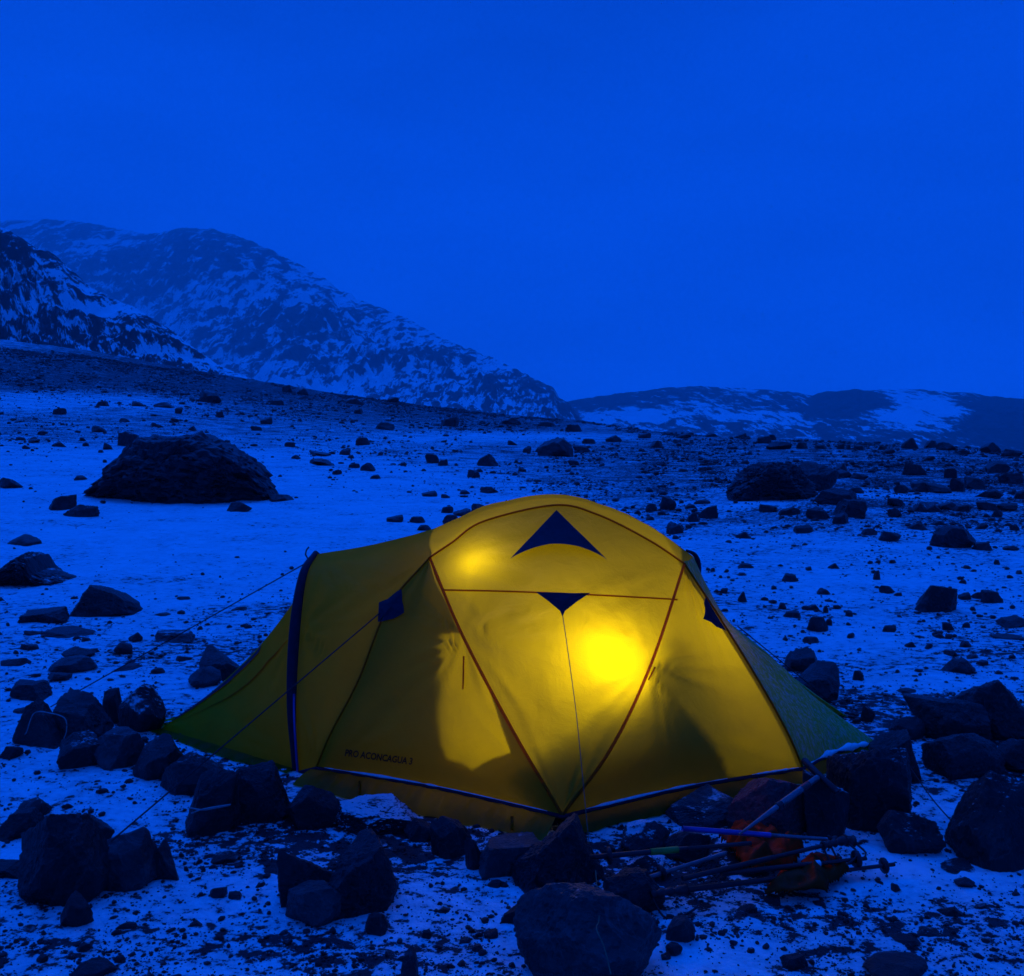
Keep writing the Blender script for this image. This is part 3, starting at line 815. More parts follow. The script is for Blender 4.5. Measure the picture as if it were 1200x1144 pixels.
W_ = np.stack([pl * (1 - q) + pb * q for q in np.linspace(0, 1, 24)], 1)
mesh_obj('inner_curtain', W_.reshape(-1, 3) - OFF, grid_faces(*W_.shape[:2]), M_CURTAIN, tent)

def lantern(loc, power, rad, label, size=0.03):
    r_ = empty('lantern', label, 'lantern', 'camp lamps hung inside the tent', loc)
    em, t, o = mat('lamp_glow'); e = N(t, 'ShaderNodeEmission', Color=(1, 0.9, 0.62, 1), Strength=6.0); t.links.new(e.outputs[0], o.inputs['Surface'])
    z = np.linspace(-1, 1, 9); pr = np.sqrt(np.maximum(0.02, 1 - z ** 2))
    th_ = np.linspace(0, 2 * np.pi, 14, endpoint=False)
    V = np.stack([np.outer(np.cos(th_), pr) * size, np.outer(np.sin(th_), pr) * size, np.outer(np.ones(14), z) * size], -1).reshape(-1, 3)
    mesh_obj('bulb', V, grid_faces(14, 9, True), em, r_)
    tube('cap', [(0, 0, size * 0.9), (0, 0, size * 1.7)], [size * 0.8, size * 0.5], M_BLACK, r_, 12)
    tube('hanging_loop', [(0, 0, size * 1.6), (0.008, 0, size * 2.6), (0, 0, size * 3.2)], 0.002, M_BLACK, r_, 5)
    l = bpy.data.lights.new('lamp', 'POINT'); l.energy = power; l.shadow_soft_size = rad; l.color = (1.0, 0.88, 0.60)
    lo = bpy.data.objects.new('lamp', l); COL.objects.link(lo); lo.parent = r_; lo.location = (0, -size - rad - 0.004, 0)
    return r_
LA = on_tent(724, 735, -0.275); LB = on_tent(552, 655, -0.13)
lantern(tuple(LA), 6.6, 0.10, 'bright lamp glowing through the right of the lit front panel')
lantern(tuple(LB), 0.9, 0.015, 'small lamp glowing through the upper left of the lit front panel', 0.016)

lantern((0.93, 4.84, 0.52), 2.6, 0.05, 'lamp behind the gear, lighting the right tent wall', 0.025)

# ------------------------------------------------------------------ rocks
def ico(sub):
    p = (1 + 5 ** 0.5) / 2
    V = [(-1, p, 0), (1, p, 0), (-1, -p, 0), (1, -p, 0), (0, -1, p), (0, 1, p), (0, -1, -p), (0, 1, -p), (p, 0, -1), (p, 0, 1), (-p, 0, -1), (-p, 0, 1)]
    F = [(0, 11, 5), (0, 5, 1), (0, 1, 7), (0, 7, 10), (0, 10, 11), (1, 5, 9), (5, 11, 4), (11, 10, 2), (10, 7, 6), (7, 1, 8), (3, 9, 4), (3, 4, 2), (3, 2, 6), (3, 6, 8), (3, 8, 9), (4, 9, 5), (2, 4, 11), (6, 2, 10), (8, 6, 7), (9, 8, 1)]
    V = [np.array(v) / np.linalg.norm(v) for v in V]
    for _ in range(sub):
        c = {}; G = []
        def mid(a, b):
            k = (min(a, b), max(a, b))
            if k not in c:
                m_ = V[a] + V[b]; V.append(m_ / np.linalg.norm(m_)); c[k] = len(V) - 1
            return c[k]
        for (a, b, d) in F:
            x, y, z = mid(a, b), mid(b, d), mid(d, a)
            G += [(a, x, z), (b, y, x), (d, z, y), (x, y, z)]
        F = G
    return np.array(V), np.array(F)
ICO = {k: ico(k) for k in (0, 1, 2, 3, 4, 5)}

def rock_shape(seed, kind, sub, prof=None):
    r_ = np.random.default_rng(seed)
    V, F = ICO[sub]; V = V.copy()
    if kind == 'm':
        P = [r_.normal(size=3) * np.array([1, 1, 0.8]) for k in range(14)]; D = list(r_.uniform(0.80, 1.15, 14)); ns = 0.12
        V = V * ((np.abs(V) ** 3.2).sum(1) ** (-1 / 3.2))[:, None] * 1.0
        L0 = np.linalg.norm(V, axis=1); V = V / L0[:, None]
    elif kind == 'r':
        P = [r_.normal(size=3) for k in range(24)]; D = list(r_.uniform(0.80, 1.0, 24)); ns = 0.05
    else:
        P = [np.array(a) + (0.32 if kind == 'b' else 0.25) * r_.normal(size=3) for a in ((1, 0, .15), (-1, 0, .15), (0, 1, .1), (0, -1, .25), (0, 0, 1), (0, 0, -1))]
        D = list(r_.uniform(0.68, 0.92, 6))
        k = 9 if kind == 'b' else 5
        P += [r_.normal(size=3) * np.array([1, 1, 0.8]) for q in range(k)]; D += list(r_.uniform(0.80, 1.08, k)); ns = 0.06
    rad = L0.copy() if kind == 'm' else np.full(len(V), 9.0)
    for d, o_ in zip(P, D):
        d = d / np.linalg.norm(d); q = V @ d
        rad = np.minimum(rad, np.where(q > 1e-3, o_ / np.maximum(q, 1e-3), 9.0))
    if len(P): V = V * rad[:, None]
    s = r_.uniform(0, 100)
    nrm = V / (np.linalg.norm(V, axis=1)[:, None] + 1e-9)
    V = V + nrm * (ns * 0.7 * fbm(V[:, 0] * 15 + s, V[:, 1] * 15, V[:, 2] * 15, 3, 0.6) + ns * 1.6 * fbm(V[:, 0] * 1.6 + s, V[:, 1] * 1.6, V[:, 2] * 1.6, 3) + ns * 0.9 * fbm(V[:, 0] * 6 + s, V[:, 1] * 6, V[:, 2] * 6, 4, 0.6))[:, None]
    mn, mx = V.min(0), V.max(0)
    V = (V - (mn + mx) / 2) / (mx - mn)                # unit box
    V[:, 2] += 0.5
    if kind != 'm':                                    # stones rest on their broad side
        V[:, :2] *= (1.06 - 0.17 * V[:, 2] ** 1.2)[:, None]
    if prof is not None:
        V[:, 2] *= np.interp(V[:, 0], [p[0] for p in prof], [p[1] for p in prof])
    return V, F

_shape = {}
def rock_mesh(seed, kind, sub, m, prof=None):
    k = (seed, kind, sub, m.name)
    if k not in _shape:
        V, F = rock_shape(seed, kind, sub, prof)
        o = mesh_obj('rock_shape', V, F, m, None, True, 22)
        _shape[k] = o.data; bpy.data.objects.remove(o)
    return _shape[k]

def rock(name, u, v, wpx, hpx, kind='b', frost=0.0, label='', m=None, seed=None, rot=None, group=None, z=None, cat='rock', depth=0.8, prof=None, sink=0.3):
    if kind in 'bfr' and wpx > 40 and v > 640: wpx, hpx = wpx * 1.12, hpx * 1.10
    p = hit(u, v) if z is None else at_z(u, v, z)
    d = p[1] * cp + (EYE - p[2]) * sp_
    W = wpx * d / FPX
    dep = math.atan2(EYE - p[2], p[1])
    Dp = depth * W
    H = max((hpx * d / FPX - Dp * 0.45 * max(math.sin(dep), 0)) / math.cos(dep), 0.42 * hpx * d / FPX)
    sub = 5 if wpx > 80 else 4 if wpx > 40 else (3 if wpx > 20 else 2)
    sd = seed if seed is not None else (int(u * 7 + v * 13) if wpx > 26 else int(u * 7 + v * 13) % 22)
    me = rock_mesh(sd, kind, sub, m or M_ROCK, prof)
    o = bpy.data.objects.new(name, me); COL.objects.link(o)
    o.rotation_euler = (0, 0, (rot if rot is not None else random.uniform(-0.35, 0.35)))
    o.scale = (W * 1.10, Dp * 1.05, H * 1.03 / (1 - sink))
    kx = (p[1] + Dp * 0.40) / p[1]
    o.location = (p[0] * kx, p[1] * kx, p[2] - H * sink / (1 - sink))
    o['frost'] = float(frost) * 1.15 + 0.11
    tag(o, label, cat, group)
    return o

B, S_ = 'b', 'r'
NEAR = [  # name, u, v base, width, height, kind, frost, label, material
    ('boulder', 217, 588, 216, 86, 'm', 0.02, 'huge flat-topped black boulder on the smooth snow, far left', M_ROCK),
    ('slab', 325, 588, 34, 9, 'f', 0.0, 'thin slab at the right foot of the huge black boulder', M_ROCK),
    ('stone', 153, 523, 26, 17, 'b', 0.1, 'lumpy stone peeking over the left shoulder of the huge boulder', M_ROCK),
    ('boulder', 905, 586, 102, 46, 'm', 0.0, 'long dark boulder in the rocky field behind the tent, right', M_ROCK),
    ('boulder', 960, 576, 50, 34, 'b', 0.0, 'dark boulder touching the right end of the long boulder', M_ROCK),
    ('stone', 979, 592, 46, 20, 'r', 0.0, 'smooth oval stone at the foot of the long boulder', M_ROCK),
    ('stone', 52, 877, 58, 48, 'b', 0.0, 'squared dark stone with a pale cord looped over it, left of the tent', M_ROCK),
    ('stone', 97, 867, 58, 48, 'b', 0.02, 'black stone just right of the corded squared stone', M_ROCK),
    ('stone', 133, 846, 28, 38, 'b', 0.0, 'narrow upright stone between the black stone and the speckled one', M_ROCK),
    ('stone', 165, 862, 48, 50, 'b', 0.30, 'snow-speckled stone beside the left tip of the tent', M_ROCK),
    ('stone', 91, 903, 54, 38, 'r', 0.12, 'rounded stone with a frosted top below the corded stone', M_ROCK),
    ('stone', 141, 901, 52, 38, 'b', 0.08, 'blue-grey slate block under the left tip of the tent', M_SLATE),
    ('stone', 188, 914, 56, 44, 'r', 0.0, 'round black stone right of the blue-grey slate block', M_ROCK),
    ('stone', 226, 932, 66, 44, 'b', 0.12, 'pale-veined stone lying under the front guy line, left', M_ROCK),
    ('stone', 302, 963, 74, 62, 'b', 0.0, 'biggest stone leaning on the left vestibule by the dark hoop', M_ROCK),
    ('stone', 250, 978, 54, 62, 'b', 0.0, 'upright squared stone wrapped with a pale cord', M_ROCK),
    ('stone', 363, 974, 54, 44, 'r', 0.0, 'roundish stone at the foot of the dark hoop', M_ROCK),
    ('stone', 441, 979, 90, 40, 'r', 0.30, 'long flat stone with a snow cap on the tent skirt', M_ROCK),
    ('stone', 492, 986, 36, 26, 'b', 0.0, 'small dark stone right of the snow-capped long stone', M_ROCK),
    ('stone', 528, 1005, 42, 40, 'r', 0.0, 'egg-shaped dark stone on the tent skirt', M_ROCK),
    ('stone', 557, 1019, 24, 36, 'b', 0.0, 'narrow black stone standing beside the egg-shaped stone', M_ROCK),
    ('stone', 599, 1028, 64, 38, 'b', 0.05, 'grey slabby stone left of the big black block', M_SLATE),
    ('boulder', 655, 1049, 88, 74, 'b', -0.1, 'big black block before the front corner of the tent', M_ROCK),
    ('slab', 655, 1089, 98, 40, 'f', 0.0, 'wide dark slab under the big black block', M_ROCK),
    ('boulder', 693, 1166, 150, 104, 'b', 0.06, 'greenish grey boulder cut by the bottom edge, with thin cords on it', M_SLATE),
    ('stone', 742, 1070, 62, 44, 'b', 0.0, 'black stone in the shadow right of the big black block', M_ROCK),
    ('stone', 757, 1002, 48, 36, 'b', 0.34, 'frosted pale stone behind the crossing trekking poles', M_SLATE),
    ('stone', 806, 1010, 48, 34, 'b', 0.16, 'small stone under the green-banded trekking pole', M_ROCK),
    ('stone', 760, 1032, 44, 28, 'b', 0.26, 'snow-dusted stone beneath the ends of the trekking poles', M_ROCK),
    ('stone', 828, 970, 76, 38, 'r', 0.14, 'bluish rounded stone on the hem right of the front guy line', M_SLATE),
    ('stone', 902, 981, 84, 64, 'r', -0.1, 'reddish rounded stone under the silver shaft', M_RED),
    ('stone', 965, 983, 48, 66, 'b', 0.16, 'frost-streaked upright stone right of the reddish stone', M_ROCK),
    ('boulder', 1024, 977, 86, 90, 'b', 0.14, 'tall pointed boulder against the right corner of the tent', M_ROCK),
    ('stone', 1064, 1001, 62, 44, 'b', 0.14, 'stone with snow runnels below the tall pointed boulder', M_ROCK),
    ('stone', 1050, 914, 50, 50, 'b', 0.04, 'dark stone behind the tall pointed boulder', M_ROCK),
    ('boulder', 1105, 869, 84, 46, 'b', 0.0, 'sloping dark boulder in the heap right of the tent', M_ROCK),
    ('boulder', 1166, 868, 84, 64, 'b', 0.0, 'highest boulder of the heap at the right edge', M_ROCK),
    ('stone', 1062, 866, 38, 26, 'b', 0.12, 'frosted stone at the left end of the boulder heap', M_ROCK),
    ('boulder', 1125, 911, 78, 48, 'b', 0.06, 'front boulder of the heap with pale scratches', M_ROCK),
    ('stone', 1188, 905, 44, 34, 'b', 0.1, 'dark stone at the right edge beside the scratched boulder', M_ROCK),
    ('boulder', 1176, 1018, 108, 98, 'b', 0.18, 'large snow-streaked boulder cut by the right edge', M_ROCK),
    ('stone', 953, 822, 62, 38, 'b', 0.0, 'dark stone behind the right vestibule, lower of two', M_ROCK),
    ('stone', 940, 787, 40, 26, 'b', 0.0, 'pointed dark stone behind the right vestibule, upper of two', M_ROCK),
    ('stone', 1017, 846, 15, 18, 'b', 0.0, 'small upright stone just right of the right vestibule', M_ROCK),
    ('boulder', 75, 1061, 94, 94, 'b', -0.05, 'largest faceted boulder in the left foreground', M_ROCK),
    ('stone', 107, 996, 44, 38, 'b', 0.0, 'dark stone tucked behind the largest faceted boulder', M_ROCK),
    ('stone', 146, 1041, 70, 60, 'b', 0.10, 'pale-faced stone holding the guy line, left foreground', M_SLATE),
    ('stone', 194, 1031, 34, 40, 'b', 0.0, 'small wedge stone right of the pale-faced stone', M_ROCK),
    ('stone', 90, 1087, 34, 36, 'r', 0.0, 'small oval stone below the largest faceted boulder', M_ROCK),
    ('stone', 40, 959, 34, 22, 'b', 0.08, 'small stone on the flat slab at the left edge', M_ROCK),
    ('slab', 20, 986, 54, 30, 'f', 0.0, 'flat slab at the left edge behind the faceted boulder', M_ROCK),
    ('slab', 10, 1030, 46, 16, 'f', 0.0, 'low dark slab at the left edge beside the faceted boulder', M_ROCK),
    ('stone', 110, 1150, 44, 20, 'r', 0.0, 'rounded stone cut by the bottom edge, far left', M_ROCK),
    ('stone', 15, 889, 30, 16, 'f', 0.0, 'small flat block left of the corded squared stone', M_ROCK),
    ('stone', 360, 1060, 58, 56, 'b', 0.0, 'left block of the dark rock pile in the foreground', M_ROCK),
    ('boulder', 413, 1074, 92, 74, 'b', -0.1, 'large right block of the dark rock pile in the foreground', M_ROCK),
    ('stone', 372, 1085, 66, 44, 'r', -0.1, 'paler lower stone of the foreground rock pile', M_SLATE),
    ('stone', 442, 1096, 26, 24, 'b', 0.0, 'small stone at the right foot of the rock pile', M_ROCK),
    ('slab', 322, 1024, 30, 8, 'f', 0.0, 'thin slab sticking out left of the rock pile', M_ROCK),
    ('stone', 480, 1148, 20, 34, 'b', 0.0, 'small upright stone near the bottom edge, centre', M_SLATE),
    ('stone', 797, 1104, 34, 28, 'b', 0.0, 'lone dark stone in the snow below the trekking poles', M_SLATE),
    ('stone', 789, 1120, 20, 14, 'b', 0.1, 'little stone in front of the lone dark stone', M_ROCK),
    ('boulder', 1050, 1150, 70, 22, 'r', 0.0, 'low rock breaking the snow at the bottom edge, right', M_ROCK),
    ('stone', 1092, 718, 46, 30, 'b', 0.0, 'boxy dark rock standing alone on the snow right of the tent', M_ROCK),
    ('stone', 1128, 789, 36, 16, 'b', 0.0, 'brick-shaped stone lying on the snow right of the tent', M_ROCK),
    ('stone', 1118, 642, 44, 24, 'r', 0.0, 'smooth hump-backed stone before the rocky field, right', M_ROCK),
    ('slab', 38, 686, 96, 40, 'm', 0.14, 'peaked dark outcrop half buried at the left edge', M_ROCK),
    ('slab', 122, 722, 88, 36, 'f', 0.0, 'sloping dark slab right of the peaked outcrop', M_ROCK),
    ('slab', 54, 730, 48, 16, 'f', 0.0, 'low dark slab below the peaked outcrop', M_ROCK),
    ('stone', 28, 640, 38, 13, 'r', 0.0, 'low smooth stone alone on the snow above the outcrop', M_ROCK),
    ('stone', 75, 597, 30, 17, 'b', 0.2, 'upper of two frosted stones on the snow below the huge boulder', M_ROCK),
    ('stone', 96, 606, 38, 15, 'b', 0.2, 'lower of two frosted stones on the snow below the huge boulder', M_ROCK),
    ('stone', 280, 600, 26, 12, 'b', 0.1, 'small frosted stone in front of the huge boulder', M_ROCK),
    ('stone', 10, 572, 24, 12, 'b', 0.1, 'ragged small stone on smooth snow at the left edge', M_ROCK),
    ('stone', 95, 563, 15, 6, 'r', 0.0, 'tiny flat stone left of the huge boulder', M_ROCK),
    ('stone', 145, 767, 21, 14, 'r', 0.0, 'nearer of two round stones under the long guy line', M_ROCK),
    ('stone', 159, 752, 15, 11, 'r', 0.0, 'farther of two round stones under the long guy line', M_ROCK),
    ('stone', 86, 789, 44, 18, 'r', 0.0, 'smooth lens-shaped grey stone left of the tent', M_SLATE),
    ('stone', 93, 772, 36, 13, 'b', 0.0, 'flat stone just behind the lens-shaped grey stone', M_ROCK),
    ('slab', 37, 819, 48, 19, 'f', 0.0, 'dark flat stone above the corded squared stone', M_ROCK),
    ('stone', 256, 796, 48, 32, 'b', 0.0, 'rough black stone behind the left vestibule', M_ROCK),
    ('stone', 240, 806, 38, 24, 'r', 0.0, 'smooth grey stone before the rough black stone by the vestibule', M_SLATE),
    ('stone', 171, 812, 20, 9, 'r', 0.0, 'small flat stone above the snow-speckled stone', M_ROCK),
    ('stone', 202, 752, 48, 11, 'f', 0.1, 'thin flat rock under the guy line left of the hoop', M_ROCK),
    ('boulder', 651, 535, 38, 21, 'b', 0.0, 'dark rounded boulder in the field straight above the tent top', M_ROCK),
    ('stone', 570, 546, 26, 14, 'b', 0.0, 'boxy stone left of the dark boulder above the tent', M_ROCK),
    ('stone', 247, 472, 26, 15, 'b', 0.0, 'isolated dark boulder on the moraine slope above the huge boulder', M_ROCK),
    ('stone', 528, 500, 20, 11, 'b', 0.0, 'dark stone on the moraine crest above the snow strip', M_ROCK),
]
# stones too alike to single out, by the patch of ground they lie on
LOTS = {
 'left': ('small dark stone or clod on the stony snow at the far left', 'small stones on the snow left of the tent',
   [(36, 762, 22, 8), (80, 746, 52, 9), (16, 781, 30, 10), (70, 798, 28, 10), (25, 836, 18, 7), (185, 790, 16, 7), (215, 775, 20, 7), (150, 786, 34, 8), (110, 765, 14, 5), (40, 744, 24, 6), (100, 752, 12, 5), (190, 722, 18, 4), (215, 703, 16, 4), (280, 715, 18, 4), (65, 1010, 10, 5), (75, 742, 10, 5)]),
 'mid': ('small dark stone in the snowy field beyond the tent top, centre', 'small stones in the field beyond the tent',
   [(415, 549, 14, 6), (430, 552, 20, 10), (405, 534, 13, 9), (425, 522, 17, 10), (506, 543, 17, 12), (519, 546, 13, 8), (555, 560, 17, 10), (681, 530, 22, 8), (632, 530, 10, 7), (312, 497, 15, 9), (452, 504, 24, 9), (503, 582, 19, 7), (522, 584, 11, 5), (545, 580, 13, 6), (574, 578, 23, 8), (463, 612, 21, 9), (489, 613, 19, 8), (497, 622, 17, 7), (528, 614, 23, 11), (542, 605, 23, 9), (524, 602, 15, 9), (562, 598, 21, 8), (581, 598, 19, 7), (556, 602, 9, 6), (395, 556, 10, 6), (378, 546, 34, 9), (372, 534, 30, 6), (346, 538, 12, 5), (440, 562, 12, 6), (600, 522, 12, 6), (618, 531, 10, 8), (672, 545, 14, 6), (612, 553, 10, 5), (690, 520, 16, 6), (340, 524, 12, 6), (598, 498, 24, 9), (672, 506, 20, 9), (640, 500, 20, 7), (415, 474, 20, 8), (460, 472, 18, 7), (355, 463, 14, 8), (337, 460, 14, 9), (325, 475, 18, 7), (420, 485, 12, 7)]),
 'leftfar': ('small dark stone in the stone belt behind the huge boulder', 'small stones behind the huge boulder',
   [(70, 486, 16, 8), (115, 507, 18, 8), (50, 510, 14, 5), (40, 519, 16, 5), (70, 524, 16, 7), (25, 516, 12, 4), (120, 476, 14, 6), (160, 476, 16, 6), (192, 478, 26, 7), (210, 485, 10, 8), (145, 495, 12, 5), (205, 495, 10, 5), (182, 500, 10, 5), (125, 527, 12, 8), (118, 531, 6, 4), (38, 529, 4, 3), (300, 505, 14, 6), (258, 489, 10, 7), (225, 505, 10, 6)]),
 'right': ('small dark stone scattered on the open snow right of the tent', 'small stones on the snow right of the tent',
   [(1130, 703, 15, 9), (1147, 702, 17, 10), (1160, 707, 24, 16), (1108, 712, 14, 18), (1027, 680, 11, 12), (1040, 696, 19, 10), (1052, 699, 9, 5), (873, 666, 16, 6), (870, 675, 12, 4), (977, 667, 11, 7), (948, 669, 8, 5), (925, 682, 16, 10), (870, 706, 9, 13), (849, 696, 9, 7), (907, 691, 7, 5), (965, 697, 16, 8), (958, 741, 24, 19), (950, 754, 19, 8), (971, 733, 9, 8), (928, 724, 21, 9), (917, 714, 10, 8), (945, 715, 11, 5), (952, 716, 16, 8), (967, 719, 7, 10), (996, 723, 11, 8), (1152, 780, 13, 6), (1110, 739, 13, 10), (1132, 736, 10, 7), (1100, 748, 13, 6), (1112, 749, 9, 6), (1042, 741, 16, 9), (1067, 759, 11, 7), (1088, 760, 9, 6), (1132, 759, 15, 8), (1115, 769, 17, 7), (1139, 772, 17, 5), (1190, 736, 40, 14), (1178, 749, 38, 6), (1005, 797, 15, 12), (1063, 812, 23, 5), (835, 670, 7, 5), (851, 671, 6, 4), (1168, 662, 9, 6), (1128, 684, 9, 5), (1194, 673, 10, 5), (997, 748, 10, 7), (1186, 772, 9, 5), (1170, 790, 10, 4), (1046, 660, 8, 4)]),
 'rightfar': ('dark stone in the crowded rock belt behind the long boulder', 'stones of the rock belt beyond the tent, right',
   [(783, 598, 19, 17), (764, 600, 15, 10), (830, 607, 21, 15), (823, 591, 20, 6), (810, 596, 14, 6), (812, 612, 15, 12), (792, 626, 23, 15), (762, 610, 11, 6), (747, 603, 9, 5), (871, 631, 15, 8), (940, 625, 24, 10), (1000, 606, 44, 22), (958, 609, 28, 15), (985, 614, 24, 14), (900, 601, 22, 10), (925, 604, 24, 10), (1043, 634, 26, 12), (1020, 628, 20, 9), (1050, 606, 18, 10), (1048, 593, 22, 10), (1075, 600, 20, 10), (1092, 600, 22, 9), (1110, 598, 26, 10), (1128, 600, 20, 9), (1155, 598, 26, 11), (1180, 599, 24, 10), (1150, 645, 24, 10), (1183, 645, 20, 6), (1075, 621, 20, 9), (1100, 616, 16, 6), (1070, 557, 28, 15), (1112, 560, 20, 12), (1082, 577, 30, 14), (1100, 578, 28, 12), (1120, 576, 22, 16), (1142, 573, 30, 15), (1160, 584, 28, 11), (1168, 554, 32, 14), (1186, 568, 30, 14), (1196, 585, 20, 12), (1159, 531, 24, 13), (1110, 528, 26, 10), (1092, 525, 18, 9), (1066, 526, 18, 13), (1003, 578, 18, 7), (1058, 578, 20, 10), (990, 560, 24, 10), (1007, 562, 20, 8), (985, 552, 18, 9), (1186, 535, 24, 9), (912, 527, 32, 10), (895, 520, 20, 9), (768, 525, 18, 9), (718, 518, 20, 8), (755, 514, 16, 7), (800, 514, 20, 6), (834, 512, 16, 5), (870, 513, 10, 6), (905, 516, 8, 7), (940, 514, 14, 8), (963, 514, 16, 6), (986, 514, 9, 7), (994, 515, 8, 6), (1035, 517, 12, 5), (1150, 620, 14, 7), (1190, 622, 12, 7), (1170, 606, 14, 8), (1008, 527, 16, 6), (1040, 532, 16, 6), (1088, 540, 14, 6), (1130, 533, 12, 6), (828, 543, 9, 5), (800, 553, 10, 4), (823, 552, 12, 5)]),
 'front': ('fist-sized dark stone in the gritty snow before the tent', 'small stones in the foreground',
   [(265, 1012, 34, 14), (255, 1052, 22, 14), (275, 1054, 16, 8), (305, 1040, 12, 6), (120, 930, 14, 6), (80, 948, 10, 6), (150, 1090, 22, 8), (100, 1116, 22, 14), (35, 1092, 18, 6), (50, 1128, 14, 8), (140, 1128, 12, 8), (205, 1150, 16, 8), (1130, 1040, 28, 10), (1120, 1022, 44, 4), (1050, 1046, 12, 10), (1115, 1075, 26, 12), (1085, 1097, 30, 10), (1060, 1106, 34, 9), (930, 1135, 30, 16), (860, 1108, 12, 7), (846, 1097, 10, 6), (880, 1117, 10, 6), (880, 1070, 16, 8), (1150, 1065, 16, 6), (1190, 1050, 10, 5), (520, 1070, 14, 6), (545, 1106, 14, 6), (575, 1100, 18, 10), (560, 1115, 14, 8), (500, 1100, 12, 10), (580, 1040, 18, 8), (440, 995, 36, 9), (415, 1003, 18, 6), (230, 1086, 14, 6), (600, 1134, 8, 6), (780, 1125, 12, 8), (905, 1060, 20, 10), (960, 1062, 14, 7)]),
}
PROF = {(217, 588): [(-0.5, 0.50), (-0.42, 0.62), (-0.33, 0.80), (-0.2, 0.97), (-0.05, 0.94), (0.1, 1.0), (0.24, 0.92), (0.38, 0.80), (0.46, 0.62), (0.5, 0.45)],
        (905, 586): [(-0.5, 0.8), (-0.4, 0.95), (-0.1, 1.0), (0.2, 0.95), (0.5, 0.9)],
        (38, 686): [(-0.5, 0.45), (-0.25, 0.7), (-0.05, 1.0), (0.08, 0.95), (0.15, 0.6), (0.5, 0.3)],
        (122, 722): [(-0.5, 0.9), (-0.1, 1.0), (0.2, 0.85), (0.5, 0.4)]}
for (nm, u, v, wp, hp_, kd, fr, lb, mt) in NEAR:
    if kd == 'b' and v > 640 and not any(q in lb for q in ('boxy', 'squared', 'brick', 'block', 'upright', 'wedge', 'narrow', 'pointed')): kd = 'r'
    rock(nm, u, v, wp, hp_, kd, fr, lb, mt, prof=PROF.get((u, v)), rot=(0.0 if (u, v) in PROF else None), cat=('boulder' if nm == 'boulder' else 'slab' if nm == 'slab' else 'stone'))
LAND = [(216, 545, 'the huge black boulder'), (905, 565, 'the long dark boulder'), (1092, 705, 'the boxy lone rock'), (1128, 782, 'the brick-shaped stone'), (1118, 632, 'the hump-backed stone'),
        (40, 672, 'the peaked outcrop'), (86, 780, 'the lens-shaped grey stone'), (651, 525, 'the rounded boulder above the tent top'), (570, 540, 'the boxy stone beyond the tent'),
        (247, 466, 'the isolated moraine boulder'), (950, 795, 'the stone pair behind the right vestibule'), (75, 1015, 'the largest faceted boulder'), (400, 1045, 'the foreground rock pile'),
        (693, 1110, 'the corded boulder at the bottom edge'), (797, 1095, 'the lone stone below the trekking poles'), (1176, 975, 'the snow-streaked boulder at the right edge'), (935, 1035, 'the orange cloths'),
        (528, 495, 'the moraine crest stone'), (1050, 1142, 'the low rock at the bottom edge'), (255, 782, 'the rough black stone by the vestibule'), (530, 590, 'the left shoulder of the tent'),
        (820, 655, 'the right shoulder of the tent'), (979, 585, 'the smooth oval stone'), (1166, 840, 'the highest boulder of the heap')]
RANK = ['nearest', 'second-nearest', 'third-nearest', 'fourth-nearest', 'fifth-nearest', 'sixth-nearest', 'seventh-nearest', 'eighth-nearest', 'ninth-nearest', 'tenth-nearest', 'eleventh-nearest', 'twelfth-nearest', 'thirteenth-nearest', 'fourteenth-nearest', 'fifteenth-nearest', 'sixteenth-nearest', 'seventeenth-nearest', 'eighteenth-nearest', 'nineteenth-nearest', 'twentieth-nearest', '21st-nearest', '22nd-nearest', '23rd-nearest', '24th-nearest', '25th-nearest'] + ['outlying'] * 40
rel = {}
for key, (lb, gr, L) in LOTS.items():
    for q, (u, v, wp, hp_) in enumerate(L):
        d2, lm = min(((u - a) ** 2 + ((v - b) * 1.4) ** 2, (a, b, ph)) for (a, b, ph) in LAND)
        du_, dv_ = u - lm[0], (v - hp_ / 2 - lm[1]) * 1.6
        dr = ('right of' if du_ > 0 else 'left of') if abs(du_) > abs(dv_) else ('below' if dv_ > 0 else 'above')
        rel.setdefault((lm[2], dr), []).append((d2, key, q))
NAMEOF = {}
for (ph, dr), lst in rel.items():
    for k, (d2, key, q) in enumerate(sorted(lst)):
        wp, hp_ = LOTS[key][2][q][2:]
        sz = 'tiny' if wp < 11 else 'small' if wp < 22 else 'broad'
        sh_ = 'flat' if hp_ < 0.4 * wp else 'upright' if hp_ > 0.85 * wp else 'dark'
        NAMEOF[(key, q)] = f'{sz} {sh_} stone, {RANK[k]} of those {dr} {ph}'
for key, (lb, gr, L) in LOTS.items():
    for q, (u, v, wp, hp_) in enumerate(L):
        rock('stone', u, v, wp * 0.93, hp_ * 0.95, 'bbfb'[q % 4], 0.0 if key != 'front' else 0.1, NAMEOF[(key, q)], M_ROCK, group=gr, cat='stone')

